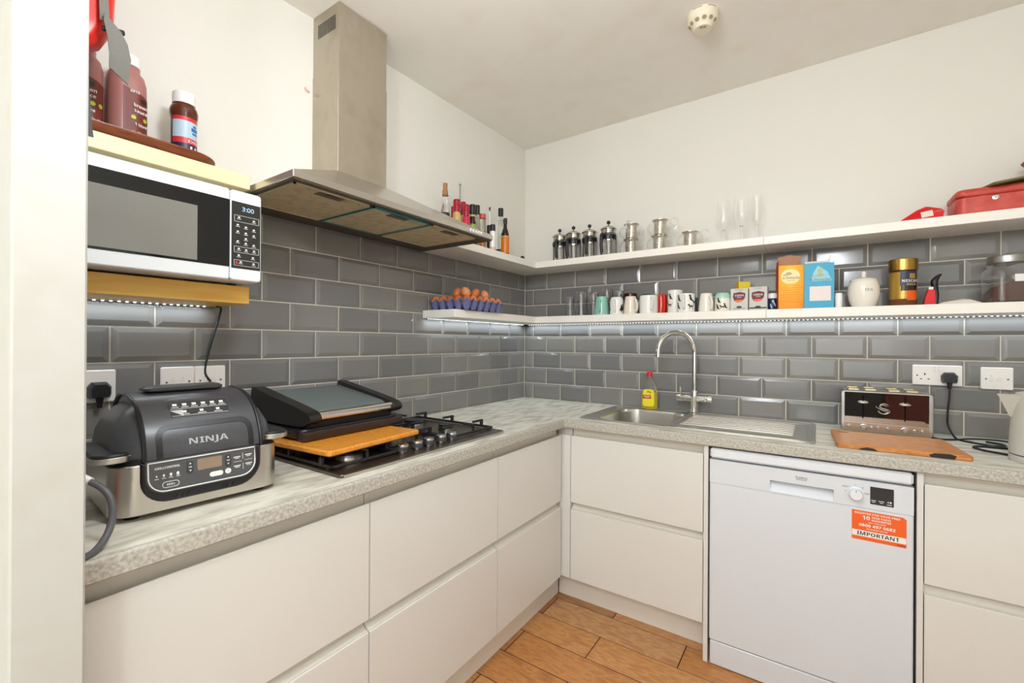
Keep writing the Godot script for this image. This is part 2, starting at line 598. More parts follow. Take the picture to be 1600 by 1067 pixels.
func build_room():
	var M = mats
	# floor slab with wood-look planks let into it
	var fl = structure("floor", bx(Vector3(-0.12, -0.1, -0.12), Vector3(2.87, -0.0016, 4.72)), M.floor_joint, "floor of brown wood-look planks with dark joints")
	var rng = RandomNumberGenerator.new()
	rng.seed = 5
	for row in 14:
		var z0 = 0.389 + 0.1542 * row
		var s = (0.8465 if row % 2 == 0 else 0.5560) - 0.61
		if row == 0 : s = 0.2305
		while s < 2.7:
			var a = maxf(s, 0.50)
			var b = minf(s + 0.61, 2.70)
			if b - a > 0.02:
				var m = MB.new()
				m.span(Vector3(a + 0.0021, -0.012, z0 + 0.0021), Vector3(b - 0.0021, 0.0 + rng.randf_range(-0.0003, 0.0003), z0 + 0.1521), 0.0008)
				part("plank", m, M["plank%d" % rng.randi_range(0, 4)], fl)
			s += 0.61
	structure("floor_rear", bx(Vector3(0, -0.01, 2.55), Vector3(2.75, 0.0, 4.6)), M.paint, "pale floor of the room behind the camera")
	# walls
	var wl = structure("wall_left", bx(Vector3(-0.12, -0.05, -0.12), Vector3(0, 2.72, 4.72)), M.paint, "cream wall with hood, shelves and grey metro tiles")
	part("grout", bx(Vector3(-0.001, 0.8, 0.0), Vector3(0.0012, 1.7134, 2.305)), M.grout, wl)
	tile_wall(wl, 1, [0.187, 0.0847], 2.303, Basis(Vector3(0, 0, -1), Vector3(0, 1, 0), Vector3(1, 0, 0)))
	var wb = structure("wall_back", bx(Vector3(-0.12, -0.05, -0.12), Vector3(2.87, 2.72, 0)), M.paint, "cream back wall with grey metro tiles and two long shelves")
	part("grout", bx(Vector3(0.0, 0.8, -0.001), Vector3(2.75, 1.7134, 0.0012)), M.grout, wb)
	tile_wall(wb, 0, [0.0702, 0.1712], 2.748, Basis.IDENTITY)
	structure("wall_right", bx(Vector3(2.75, -0.05, -0.12), Vector3(2.87, 2.72, 4.72)), M.paint)
	var wf = MB.new()
	wf.span(Vector3(-0.12, -0.05, 4.6), Vector3(0.7, 2.72, 4.72))
	wf.span(Vector3(2.4, -0.05, 4.6), Vector3(2.87, 2.72, 4.72))
	wf.span(Vector3(0.7, -0.05, 4.6), Vector3(2.4, 0.7, 4.72))
	wf.span(Vector3(0.7, 2.2, 4.6), Vector3(2.4, 2.72, 4.72))
	structure("wall_front", wf, M.paint)
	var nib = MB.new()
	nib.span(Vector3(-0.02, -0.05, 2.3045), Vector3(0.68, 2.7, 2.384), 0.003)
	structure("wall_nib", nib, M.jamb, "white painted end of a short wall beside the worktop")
	# ceiling, slightly out of level
	var c = MB.new()
	var p = []
	for q in [[-0.12, -0.12], [2.87, -0.12], [2.87, 4.72], [-0.12, 4.72]]: p.append(Vector3(q[0], ceil_y(q[0], q[1]), q[1]))
	var top = p.map(func(a): return a + Vector3(0, 0.1, 0))
	c.loft([p, top], true, true)
	structure("ceiling", c, M.ceiling, "plain cream ceiling")
	# window behind the camera
	var wi = bx(Vector3(0.66, 0.66, 4.58), Vector3(2.44, 0.7, 4.7))
	wi.span(Vector3(0.66, 2.2, 4.58), Vector3(2.44, 2.24, 4.7))
	wi.span(Vector3(0.66, 0.7, 4.58), Vector3(0.7, 2.2, 4.7))
	wi.span(Vector3(2.4, 0.7, 4.58), Vector3(2.44, 2.2, 4.7))
	wi.span(Vector3(1.52, 0.7, 4.6), Vector3(1.58, 2.2, 4.68))
	var win = structure("window_1", wi, M.white, "white framed window behind the camera")
	part("pane", bx(Vector3(0.7, 0.7, 4.63), Vector3(2.4, 2.2, 4.64)), glow("fff6ea", 1.0), win)
	# pendant globes
	for i in 2:
		var at = [Vector3(1.2, 2.12, 2.05), Vector3(1.75, 2.1, 3.3)][i]
		var lamp = thing("pendant_lamp", ["white globe pendant lamp over the kitchen floor", "white globe pendant lamp behind the camera"][i], "lamp", at)
		var top_y = ceil_y(at.x, at.z) - at.y
		var lb = MB.new()
		lb.lathe([[0.0, top_y + 0.005], [0.05, top_y + 0.005], [0.05, top_y - 0.02], [0.004, top_y - 0.028], [0.004, 0.12], [0.03, 0.118], [0.03, 0.1], [0.0, 0.1]], 24)
		part("cord_and_rose", lb, M.white, lamp)
		var ld = MB.new()
		ld.ball(Vector3.ZERO, Vector3.ONE * 0.12, 24, 16)
		part("globe", ld, glow("fffaf2", 1.2), lamp)
	# door in the right wall and sideboards behind the camera
	var dr = structure("door_1", bx(Vector3(2.72, 0.0, 1.40), Vector3(2.748, 2.0, 2.2), 0.002), M.white, "white door in the right wall, out of view")
	for e in [[1.33, 1.40, 0.0, 2.08], [2.2, 2.27, 0.0, 2.08], [1.33, 2.27, 2.0, 2.08]]:
		part("casing", bx(Vector3(2.70, e[2], e[0]), Vector3(2.749, e[3], e[1]), 0.002), M.tray_wood, dr)
	solo("sideboard", bx(Vector3(1.70, 0.0, 4.12), Vector3(2.225, 0.85, 4.57), 0.004), M.black_soft, "black sideboard behind the camera under the window", "sideboard")
	solo("sideboard", bx(Vector3(2.235, 0.0, 4.12), Vector3(2.74, 0.85, 4.57), 0.004), M.dark_red, "dark red brown sideboard behind the camera", "sideboard")
	# kickboards
	structure("baseboard_left", bx(Vector3(0.515, 0.0, 0.50), Vector3(0.534, 0.143, 2.3), 0.001), M.plinth, "cream kickboard under the left drawers")
	structure("baseboard_back", bx(Vector3(0.5345, 0.0, 0.475), Vector3(1.238, 0.143, 0.494), 0.001), M.plinth, "cream kickboard under the sink drawers")
	structure("baseboard_right", bx(Vector3(1.895, 0.0, 0.475), Vector3(2.74, 0.143, 0.494), 0.001), M.plinth, "cream kickboard right of the dishwasher")

# ---------------------------------------------------------------- base units and worktop
func drawer_profile(front, top, bot):
	return PackedVector2Array([Vector2(front - 0.022, bot), Vector2(front - 0.002, bot), Vector2(front, bot + 0.002), Vector2(front, top - 0.003), Vector2(front - 0.0015, top - 0.0008), Vector2(front - 0.004, top), Vector2(front - 0.009, top - 0.002), Vector2(front - 0.022, top - 0.02)])

func side_t(x0):                # outline given as (depth, height); drawn out along local x from x0
	return Transform3D(Basis(Vector3(0, 0, 1), Vector3(0, 1, 0), Vector3(1, 0, 0)), Vector3(x0, 0, 0))

func cabinet(label, at, turn, w, front, body_top = 0.862):
	var M = mats
	var t = thing("drawer_unit", label, "cabinet", at, turn, "")
	part("body", bx(Vector3(0.001, 0.146, 0.02), Vector3(w - 0.001, body_top, front - 0.045)), M.cab, t)
	# finger rails: the upper one under the worktop, the lower one a cove between the fronts
	var r = MB.new()
	r.t = side_t(0.0015)
	r.prism(PackedVector2Array([Vector2(front - 0.05, 0.79), Vector2(front - 0.026, 0.79), Vector2(front - 0.026, 0.8625), Vector2(front - 0.05, 0.8625)]), 0, w - 0.003)
	part("finger_rail", r, M.rail, t)
	var c = MB.new()
	c.t = side_t(0.0015)
	var pts = [Vector2(front - 0.05, 0.44), Vector2(front - 0.012, 0.44)]
	for i in 9:
		var a = PI / 2 * i / 8.0
		pts.append(Vector2(front - 0.004 - 0.03 * sin(a), 0.476 + 0.048 * (1.0 - cos(a))))
	pts.append(Vector2(front - 0.05, 0.524))
	c.prism(PackedVector2Array(pts), 0, w - 0.003)
	part("finger_rail", c, M.rail, t)
	for e in [[0.826, 0.508], [0.474, 0.145]]:
		var d = MB.new()
		d.t = side_t(0.0018)
		d.prism(drawer_profile(front, e[0], e[1]), 0, w - 0.0036)
		part("drawer_front", d, M.cab, t)
	return t

func build_cabinets():
	var M = mats
	cabinet("wide cream drawer unit under the black multi cooker", Vector3(0, 0, 2.303), 90, 0.589, 0.602)
	cabinet("cream drawer unit below the near half of the gas hob", Vector3(0, 0, 1.714), 90, 0.595, 0.602)
	cabinet("narrow cream drawer unit in the left run next to the inner corner", Vector3(0, 0, 1.119), 90, 0.516, 0.602)
	cabinet("cream drawer unit below the sink", Vector3(0.646, 0, 0), 0, 0.592, 0.592, 0.73)
	cabinet("cream drawer unit right of the white dishwasher", Vector3(1.894, 0, 0), 0, 0.6, 0.592)
	cabinet("cream drawer unit at the right end of the back run", Vector3(2.495, 0, 0), 0, 0.25, 0.592)
	var post = MB.new()
	post.span(Vector3(0.56, 0.145, 0.558), Vector3(0.6435, 0.826, 0.590), 0.001)
	post.span(Vector3(0.56, 0.826, 0.552), Vector3(0.6435, 0.8625, 0.566))
	solo("corner_post", post, M.cab, "cream filler post in the inner corner between both drawer runs", "filler panel")
	solo("end_panel", bx(Vector3(1.2395, 0, 0.02), Vector3(1.2565, 0.8625, 0.597), 0.001), M.cab, "thin cream end panel left of the dishwasher", "end panel", Vector3.ZERO, 0.0, "end panels beside the dishwasher")
	solo("end_panel", bx(Vector3(1.8765, 0, 0.02), Vector3(1.8925, 0.8625, 0.597), 0.001), M.cab, "thin cream end panel right of the dishwasher", "end panel", Vector3.ZERO, 0.0, "end panels beside the dishwasher")
	# one continuous L-shaped worktop, with a hole for the sink bowl
	var w = thing("worktop", "grey stone-effect worktop running round the inner corner", "worktop")
	var y0 = 0.8645
	var a = MB.new()
	a.span(Vector3(0.001, y0, 0.616), Vector3(0.612, YW, 2.303))
	a.span(Vector3(0.001, y0, 0.001), Vector3(0.625, YW, 0.616))
	part("left_run", a, M.worktop0, w)
	var b = MB.new()
	b.span(Vector3(0.625, y0, 0.001), Vector3(0.725, YW, 0.603))
	b.span(Vector3(0.725, y0, 0.001), Vector3(1.085, YW, 0.085))
	b.span(Vector3(0.725, y0, 0.515), Vector3(1.085, YW, 0.603))
	b.span(Vector3(1.085, y0, 0.001), Vector3(2.749, YW, 0.603))
	part("back_run", b, M.worktop1, w)
	var e = MB.new()
	var prof = PackedVector2Array([Vector2(-0.012, y0), Vector2(-0.003, y0), Vector2(0, y0 + 0.003), Vector2(0, YW - 0.006), Vector2(-0.0012, YW - 0.0025), Vector2(-0.0035, YW - 0.0006), Vector2(-0.006, YW), Vector2(-0.012, YW)])
	e.t = Transform3D(Basis(Vector3(1, 0, 0), Vector3(0, 1, 0), Vector3(0, 0, 1)), Vector3(0.624, 0, 0.616))
	e.prism(prof, 0, 1.687)
	e.t = Transform3D(Basis(Vector3(0, 0, 1), Vector3(0, 1, 0), Vector3(1, 0, 0)), Vector3(0.624, 0, 0.615))
	e.prism(prof, 0, 2.125)
	part("front_edge", e, M.edge, w)

# ---------------------------------------------------------------- shelves with LED tapes
func led_tape(label, a: Vector3, b: Vector3, group):
	var d = b - a
	var n = int(d.length() / 0.0165)
	var t = thing("led_tape", label, "light strip", (a + b) * 0.5, 0.0, group)
	var w = Vector3(0.008, 0.0014, 0.008)
	var s = MB.new()
	s.box(Vector3(0, -0.0007, 0), d.abs() + w)
	part("tape", s, mats.white, t)
	var m = MB.new()
	for i in n:
		m.box(d * ((i + 0.5) / n - 0.5) + Vector3(0, -0.0026, 0), Vector3(0.006, 0.0026, 0.006), 0.0008)
	var o = part("led_dots", m, mats.led, t)
	o.set_meta("kind", "stuff")
	var mid = (a + b) * 0.5 - Vector3(0, 0.0055, 0)
	var along_x = absf(d.x) > absf(d.z)
	area_light("led_tape_light", mid, Vector3(-90, 0, 0), Vector2(d.length(), 0.006) if along_x else Vector2(0.006, d.length()), Color(0.9, 0.96, 1.0), 0.13 * d.length())

func build_shelves():
	var M = mats
	M.led = glow("eaf4ff", 3.5)
	var g = "white floating shelf boards"
	solo("shelf_board", bx(Vector3(0.0005, 1.7136, 0.2195), Vector3(0.2195, UP, 0.943), 0.0015), M.shelf, "white upper shelf board on the left wall, beside the cooker hood, holding oil bottles", "shelf", Vector3.ZERO, 0.0, g)
	solo("shelf_board", bx(Vector3(0.0005, 1.7136, 0.0005), Vector3(1.412, UP, 0.219), 0.0015), M.shelf, "white upper shelf board on the back wall holding coffee presses, silver cups and wine glasses", "shelf", Vector3.ZERO, 0.0, g)
	solo("shelf_board", bx(Vector3(1.4128, 1.7136, 0.0005), Vector3(2.749, UP, 0.219), 0.0015), M.shelf, "white upper shelf board on the back wall holding the red cash box", "shelf", Vector3.ZERO, 0.0, g)
	solo("shelf_board", bx(Vector3(0.0085, 1.3835, 0.2195), Vector3(0.2195, SH, 0.943), 0.0015), M.shelf, "short white lower shelf board on the left wall under the egg tray", "shelf", Vector3.ZERO, 0.0, g)
	solo("shelf_board", bx(Vector3(0.0085, 1.3835, 0.0085), Vector3(1.4236, SH, 0.219), 0.0015), M.shelf, "white lower shelf board on the back wall carrying the row of mugs", "shelf", Vector3.ZERO, 0.0, g)
	solo("shelf_board", bx(Vector3(1.4244, 1.3835, 0.0085), Vector3(2.749, SH, 0.219), 0.0015), M.shelf, "white lower shelf board on the back wall carrying the sugar boxes and tea jar", "shelf", Vector3.ZERO, 0.0, g)
	solo("shelf_board", bx(Vector3(0.0085, 1.3765, 1.853), Vector3(0.221, 1.427, 2.303), 0.0015), M.shelf_wood, "honey yellow shelf board under the microwave", "shelf")
	solo("shelf_board", bx(Vector3(0.0005, 1.7145, 1.853), Vector3(0.221, 1.755, 2.303), 0.0015), M.shelf_edge, "cream yellow shelf board above the microwave", "shelf")
	led_tape("long lit LED tape under the lower shelf on the back wall", Vector3(0.05, 1.3833, 0.03), Vector3(2.74, 1.3833, 0.03), "LED tapes under the shelves")
	led_tape("short lit LED tape under the egg tray shelf", Vector3(0.03, 1.3833, 0.06), Vector3(0.03, 1.3833, 0.932), "LED tapes under the shelves")
	led_tape("lit LED tape under the microwave shelf", Vector3(0.032, 1.3763, 1.89), Vector3(0.032, 1.3763, 2.30), "LED tapes under the shelves")
	var c = MB.new()
	c.box(Vector3(0, 0, 0), Vector3(0.022, 0.012, 0.022), 0.002)
	c.box(Vector3(0.016, -0.001, 0), Vector3(0.014, 0.007, 0.012), 0.001)
	c.box(Vector3(0, -0.001, 0.016), Vector3(0.012, 0.007, 0.014), 0.001)
	solo("tape_connector", c, M.black, "small black corner connector between two LED tapes", "connector", Vector3(0.026, 1.3772, 0.027))

# ---------------------------------------------------------------- cooker hood
func build_hood():
	var M = mats
	var t = thing("cooker_hood", "stainless steel chimney cooker hood on the left wall above the gas hob", "cooker hood", Vector3(0, 1.713, 1.395))
	# canopy: rim, sloping top and dark underside (local z runs along the wall)
	var c = MB.new()
	c.span(Vector3(0.0085, 0.001, -0.45), Vector3(0.44, 0.022, 0.45), 0.0015)
	var mid = Vector3(0.1, 0.05, 0)
	var A = [Vector3(0.0005, 0.0215, -0.449), Vector3(0.4385, 0.0215, -0.449), Vector3(0.4385, 0.0215, 0.449), Vector3(0.0005, 0.0215, 0.449)]
	var B = [Vector3(0.0005, 0.178, -0.093), Vector3(0.165, 0.178, -0.093), Vector3(0.165, 0.178, 0.128), Vector3(0.0005, 0.178, 0.128)]
	for i in 4: c.face([A[i], A[(i + 1) % 4], B[(i + 1) % 4], B[i]], mid)
	part("canopy", c, M.steel, t, 15.0)
	part("underside", bx(Vector3(0.010, -0.003, -0.446), Vector3(0.436, 0.0012, 0.446)), M.hood_dark, t)
	for i in 3:
		var z0 = -0.365 + 0.269 * i
		var f = MB.new()
		f.span(Vector3(0.118, -0.0055, z0 + 0.006), Vector3(0.407, -0.003, z0 + 0.253))
		var fl = part("grease_filter", f, M.mesh, t)
		var fr = MB.new()
		for e in [[0.112, 0.118, z0, z0 + 0.259], [0.407, 0.413, z0, z0 + 0.259], [0.112, 0.413, z0, z0 + 0.006], [0.112, 0.413, z0 + 0.253, z0 + 0.259]]:
			fr.span(Vector3(e[0], -0.0075, e[2]), Vector3(e[1], -0.003, e[3]))
		part("filter_rim", fr, M.film if i == 1 else M.filter_rim, fl)
		var h = MB.new()
		h.span(Vector3(0.369, -0.0066, z0 + 0.09), Vector3(0.405, -0.0055, z0 + 0.175))
		part("latch", h, M.hood_latch, fl)
		part("latch_slot", bx(Vector3(0.394, -0.0072, z0 + 0.11), Vector3(0.403, -0.0066, z0 + 0.152)), M.black, fl)
	# chimney in two telescoping lengths
	var d = bx(Vector3(0.0005, 0.17, -0.0935), Vector3(0.1655, 0.568, 0.1285), 0.0012)
	part("lower_chimney", d, M.duct, t)
	var u = bx(Vector3(0.0005, 0.566, -0.0915), Vector3(0.164, 0.7995, 0.1268), 0.0012)
	var up = part("upper_chimney", u, M.duct, t)
	var v = MB.new()
	for i in 11:
		var x = 0.034 + 0.0102 * i
		v.span(Vector3(x, 0.706, 0.1262), Vector3(x + 0.0055, 0.759, 0.1274))
	part("vent_slots", v, M.black, up)
	var pk = MB.new()
	pk.ball(Vector3(0.003, 0.0, 0.0), Vector3(0.004, 0.005, 0.010), 8, 6)
	pk.ball(Vector3(0.004, 0.004, 0.009), Vector3(0.003, 0.007, 0.004), 8, 6)
	solo("plaster_scrap", pk, M.bag_pale, "tiny pinkish scrap stuck to the wall beside the hood chimney", "scrap", Vector3(0.0, 2.222, 1.545))
	for i in 5:
		var b = MB.new()
		b.t = tf(0.44, 0.0145, -0.300 - 0.0175 * i, 0, 0, -90)
		b.lathe([[0.0, -0.001], [0.0062, -0.001], [0.0062, 0.0022], [0.005, 0.003], [0.0, 0.003]], 14)
		var bt = part("button", b, M.white, t)
		var k = MB.new()
		k.box(Vector3(0.4434, 0.0145, -0.300 - 0.0175 * i), Vector3(0.0006, 0.004, 0.004))
		part("button_mark", k, M.ink, bt)

# ---------------------------------------------------------------- microwave
func build_microwave():
	var M = mats
	var t = thing("microwave", "white microwave oven with black glass door on the yellow shelf", "microwave", Vector3(0.0, 1.427, 2.0785), 90)
	part("body", bx(Vector3(-0.219, 0.0065, 0.02), Vector3(0.219, 0.250, 0.276), 0.004), M.mw, t)
	var d = MB.new()
	d.prism(rr(0.357, 0.2455, 0.006, 4, -0.0415, 0.1293), 0.274, 0.3, 0.003)
	var dr = part("door", d, M.mw, t)
	part("door_glass", bx(Vector3(-0.214, 0.041, 0.2995), Vector3(0.1365, 0.2225, 0.3014), 0.0006), M.black_gloss, dr)
	var w = MB.new()
	var z = 0.3016
	w.quad(Vector3(-0.16, 0.047, z), Vector3(0.0605, 0.047, z), Vector3(0.0605, 0.186, z), Vector3(-0.16, 0.186, z))
	part("window_mesh", w, M.mw_mesh, dr)
	var c = MB.new()
	c.prism(rr(0.0815, 0.2455, 0.009, 5, 0.1795, 0.1293), 0.274, 0.2995, 0.003)
	var cp = part("control_panel", c, M.mw, t)
	part("panel_face", bx(Vector3(0.1415, 0.039, 0.299), Vector3(0.2165, 0.2215, 0.3006), 0.0005), M.mw_panel, cp)
	var dg = MB.new()
	dg.t = tf(0.183, 0.2035, 0.3009)
	dg.text("3:00", 0.0115, plain_font, 0.0, 1.05)
	part("clock_digits", dg, glow("9fc6f0", 1.1), cp)
	var k = MB.new()
	var zz = 0.3009
	for e in [[0.148, 0.2125, 0.167, 0.184], [0.148, 0.2125, 0.083, 0.099], [0.148, 0.2125, 0.047, 0.062]]:
		for q in [[e[0], e[1], e[2], e[2] + 0.0007], [e[0], e[1], e[3], e[3] + 0.0007], [e[0], e[0] + 0.0007, e[2], e[3]], [e[1] - 0.0007, e[1], e[2], e[3]]]:
			k.span(Vector3(q[0], q[2], 0.3), Vector3(q[1], q[3], zz))
	for e in [[0.160, 0.177], [0.199, 0.174], [0.157, 0.156], [0.178, 0.153], [0.199, 0.149], [0.157, 0.138], [0.178, 0.136], [0.199, 0.133], [0.178, 0.121], [0.157, 0.111], [0.178, 0.108], [0.199, 0.106], [0.160, 0.091], [0.179, 0.090], [0.200, 0.090], [0.160, 0.073], [0.197, 0.071], [0.165, 0.055], [0.199, 0.054]]:
		k.box(Vector3(e[0], e[1] + 0.0025, 0.3004), Vector3(0.0055, 0.004, 0.001), 0.0003)
		k.box(Vector3(e[0], e[1] - 0.0022, 0.3004), Vector3(0.0105, 0.0011, 0.001))
	part("key_marks", k, M.mark, cp).set_meta("kind", "stuff")
	part("stop_mark", bx(Vector3(0.1515, 0.051, 0.3), Vector3(0.1575, 0.0585, 0.3010)), M.red, cp)
	for x in [-0.19, 0.19]:
		for q in [0.06, 0.19]:
			var f = MB.new()
			f.lathe([[0.0, 0.0], [0.012, 0.0], [0.014, 0.008], [0.0, 0.008]], 12, Vector3(x, 0, q))
			part("foot", f, M.black, t)

# ---------------------------------------------------------------- hob
func build_hob():
	var M = mats
	var cx = 0.315
	var cz = 1.4065
	var t = thing("gas_hob", "dark five burner gas hob set in the worktop under the hood", "hob", Vector3(cx, YW, cz))
	var p = MB.new()
	p.t = flat_t()
	p.prism(rr(0.51, 0.757, 0.016, 5), 0.0002, 0.0085, 0.003)
	part("tray", p, M.hob, t)
	part("front_trim", bx(Vector3(0.2525, 0.001, -0.366), Vector3(0.2562, 0.0068, 0.366), 0.001), M.steel, t)
	var B = [[0.045, -0.250, 0.029], [-0.135, -0.245, 0.040], [-0.02, 0.0, 0.058], [0.115, 0.25, 0.04], [-0.135, 0.25, 0.029]]
	for b in B:
		var m = MB.new()
		m.lathe([[0.0, 0.008], [b[2] * 1.05, 0.008], [b[2] * 1.05, 0.012], [b[2], 0.016], [b[2], 0.024], [b[2] * 0.9, 0.025], [0.0, 0.025]], 28, Vector3(b[0], 0, b[1]))
		var ring = part("burner", m, M.knob_steel, t)
		var q = MB.new()
		q.lathe([[0.0, 0.025], [b[2] * 0.96, 0.025], [b[2] * 0.96, 0.029], [b[2] * 0.9, 0.031], [0.0, 0.0315]], 28, Vector3(b[0], 0, b[1]))
		part("burner_cap", q, M.black, ring)
	for i in 5:
		var z = [0.1135, 0.0505, -0.0025, -0.0635, -0.1195][i]
		var k = MB.new()
		k.lathe([[0.0, 0.012], [0.0165, 0.012], [0.0185, 0.016], [0.0187, 0.034], [0.0172, 0.036], [0.0, 0.036]], 24, Vector3(0.2, 0, z))
		var kn = part("control_knob", k, M.knob_steel, t)
		var s = MB.new()
		s.lathe([[0.0, 0.008], [0.0175, 0.008], [0.016, 0.0125], [0.0, 0.0125]], 20, Vector3(0.2, 0, z))
		part("knob_skirt", s, M.black, kn)
		var l = MB.new()
		l.lathe([[0.0187, 0.0165], [0.0192, 0.017], [0.0192, 0.029], [0.0187, 0.0295]], 24, Vector3(0.2, 0, z))
		part("knob_band", l, M.dark_grey, kn)
		part("pointer", bx(Vector3(0.186, 0.036, z - 0.0006), Vector3(0.2, 0.0364, z + 0.0006)), M.ink, kn)
	for i in 3:
		var z = [-0.2475, 0.002, 0.2475][i]
		var s = MB.new()
		var x0 = -0.235
		var x1 = 0.15 if i == 1 else 0.20
		var hz = 0.121
		for e in [[x0, x1, z - hz, z - hz + 0.008], [x0, x1, z + hz - 0.008, z + hz], [x0, x0 + 0.008, z - hz, z + hz], [x1 - 0.008, x1, z - hz, z + hz]]:
			s.span(Vector3(e[0], 0.012, e[2]), Vector3(e[1], 0.021, e[3]), 0.002)
		for e in [[x0 + 0.02, z - hz, 0], [x1 - 0.02, z - hz, 0], [x0 + 0.02, z + hz - 0.008, 0], [x1 - 0.02, z + hz - 0.008, 0]]:
			s.span(Vector3(e[0] - 0.004, 0.0085, e[1]), Vector3(e[0] + 0.004, 0.013, e[1] + 0.008))
		for x in [x0 + 0.055, (x0 + x1) * 0.5, x1 - 0.055]:
			for sg in [-1.0, 1.0]:
				s.span(Vector3(x - 0.0055, 0.018, z + sg * hz), Vector3(x + 0.0055, 0.0435, z + sg * (hz - 0.012)), 0.0015)
				s.span(Vector3(x - 0.0055, 0.0365, z + sg * hz), Vector3(x + 0.0055, 0.0445, z + sg * (hz - 0.062)), 0.0015)
		for x in [[x0, 1.0], [x1, -1.0]]:
			s.span(Vector3(x[0], 0.018, z - 0.004), Vector3(x[0] + x[1] * 0.009, 0.0435, z + 0.004), 0.0015)
			s.span(Vector3(x[0], 0.0375, z - 0.004), Vector3(x[0] + x[1] * 0.055, 0.0445, z + 0.004), 0.0015)
		part("pan_support", s, M.cast, t)
	# chopping board lying across the pan supports
	var b = MB.new()
	b.t = flat_t()
	b.prism(rr(0.366, 0.33, 0.012, 4), 0.0, 0.0165, 0.004)
	solo("chopping_board", b, M.bamboo, "orange bamboo chopping board lying on the hob under the black grill", "chopping board", Vector3(0.329, YW + 0.045, 1.605), 94.2)

# ---------------------------------------------------------------- multi cooker
func build_air_fryer():
	var M = mats
	var t = thing("air_fryer", "black and steel countertop grill air fryer on the near end of the worktop", "air fryer", Vector3(0.3495, YW, 2.058), 85.4)
	for x in [-0.12, 0.12]:
		for z in [-0.11, 0.11]:
			var f = MB.new()
			f.lathe([[0.0, 0.0], [0.014, 0.0], [0.016, 0.011], [0.0, 0.011]], 12, Vector3(x, 0, z))
			part("foot", f, M.black, t)
	var L = func(list, mat, called, parent, crease = 40.0):
		var m = MB.new()
		var r = []
		for e in list: r.append(ring_at(rr(e[1], e[2], e[3], 7), e[0], 0.0, e[4] if e.size() > 4 else 0.0))
		m.loft(r)
		return part(called, m, mat, parent, crease)
	L.call([[0.010, 0.304, 0.284, 0.04], [0.013, 0.318, 0.298, 0.045], [0.016, 0.32, 0.30, 0.046], [0.111, 0.318, 0.298, 0.046], [0.113, 0.314, 0.294, 0.044]], M.steel, "steel_base", t)
	L.call([[0.112, 0.298, 0.278, 0.05], [0.126, 0.298, 0.278, 0.05]], M.black, "seal", t)
	var lid = L.call([[0.124, 0.306, 0.288, 0.06], [0.136, 0.308, 0.290, 0.06], [0.165, 0.300, 0.280, 0.065, -0.002], [0.192, 0.278, 0.256, 0.07, -0.006], [0.213, 0.244, 0.222, 0.07, -0.01], [0.228, 0.20, 0.18, 0.06, -0.014], [0.235, 0.15, 0.13, 0.05, -0.016]], M.fryer, "lid", t, 50.0)
	# front shell of the lid
	var prof = [Vector2(0.1515, 0.1195), Vector2(0.1505, 0.135), Vector2(0.143, 0.158), Vector2(0.128, 0.184), Vector2(0.105, 0.208), Vector2(0.072, 0.227), Vector2(0.03, 0.239), Vector2(-0.03, 0.243), Vector2(-0.08, 0.236), Vector2(-0.12, 0.214), Vector2(-0.142, 0.17), Vector2(-0.144, 0.125)]
	var sm = []
	for i in prof.size() - 1:
		for k in 4:
			sm.append(prof[i].cubic_interpolate(prof[i + 1], prof[maxi(i - 1, 0)], prof[mini(i + 2, prof.size() - 1)], k / 4.0))
	sm.append(prof[-1])
	var s = MB.new()
	s.t = side_t(-0.107)
	s.prism(PackedVector2Array(sm), 0.0, 0.217, 0.004)
	var shell = part("lid_shell", s, M.fryer, lid, 50.0)
	for x in [-0.1085, 0.1115]:
		var g = MB.new()
		var path = []
		for q in sm.slice(0, 40): path.append(Vector3(x, q.y - 0.001, q.x - 0.001))
		g.tube(path, 0.0042, 8)
		part("groove", g, M.black, lid)
	# raised window surround: a ribbon laid on the shell
	var on = func(y, out):
		for i in sm.size() - 1:
			if sm[i].y <= y and sm[i + 1].y >= y:
				var k = (y - sm[i].y) / maxf(1e-6, sm[i + 1].y - sm[i].y)
				var p = sm[i].lerp(sm[i + 1], k)
				var d = (sm[i + 1] - sm[i]).normalized()
				return Vector2(p.x + d.y * out, p.y - d.x * out)
		return Vector2(sm[0].x, y)
	var frame = func(hw, y0, y1, r):
		var o = []
		for i in 6: o.append(Vector2(-hw, lerpf(y0, y1 - r, i / 5.0)))
		for i in 8:
			var a = PI / 2 * (i + 1) / 8.0
			o.append(Vector2(-hw + r - r * cos(a), y1 - r + r * sin(a)))
		for i in 6: o.append(Vector2(lerpf(-hw + r, hw - r, (i + 1) / 7.0), y1))
		for i in 8:
			var a = PI / 2 * i / 8.0
			o.append(Vector2(hw - r + r * sin(a), y1 - r + r * cos(a)))
		for i in 6: o.append(Vector2(hw, lerpf(y1 - r, y0, i / 5.0)))
		return o
	var fo = frame.call(0.092, 0.121, 0.186, 0.024)
	var fi = frame.call(0.081, 0.121, 0.176, 0.016)
	var rb = MB.new()
	var line = func(o, out):
		var r = []
		for p in o:
			var q = on.call(p.y, out)
			r.append(Vector3(p.x + 0.003, q.y, q.x))
		return r
	rb.loft([line.call(fo, -0.001), line.call(fo, 0.0012), line.call(fi, 0.0012), line.call(fi, -0.001)], false, false, false)
	part("window_surround", rb, M.black, shell, 30.0)
	var lg = MB.new()
	lg.t = tf(0.004, 0.1475, 0.1478, 0, -17)
	lg.text("NINJA", 0.0125, bold, 0.0, 1.5)
	part("lettering", lg, M.emboss, shell)
	# instruction sticker on the slope of the lid
	var st = MB.new()
	st.t = tf(0.0, 0.2125, 0.1, 0, -47)
	st.prism(rr(0.112, 0.042, 0.002, 2), 0.0006, 0.0012)
	var sk = part("sticker", st, M.black_soft, shell)
	var si = MB.new()
	si.t = st.t
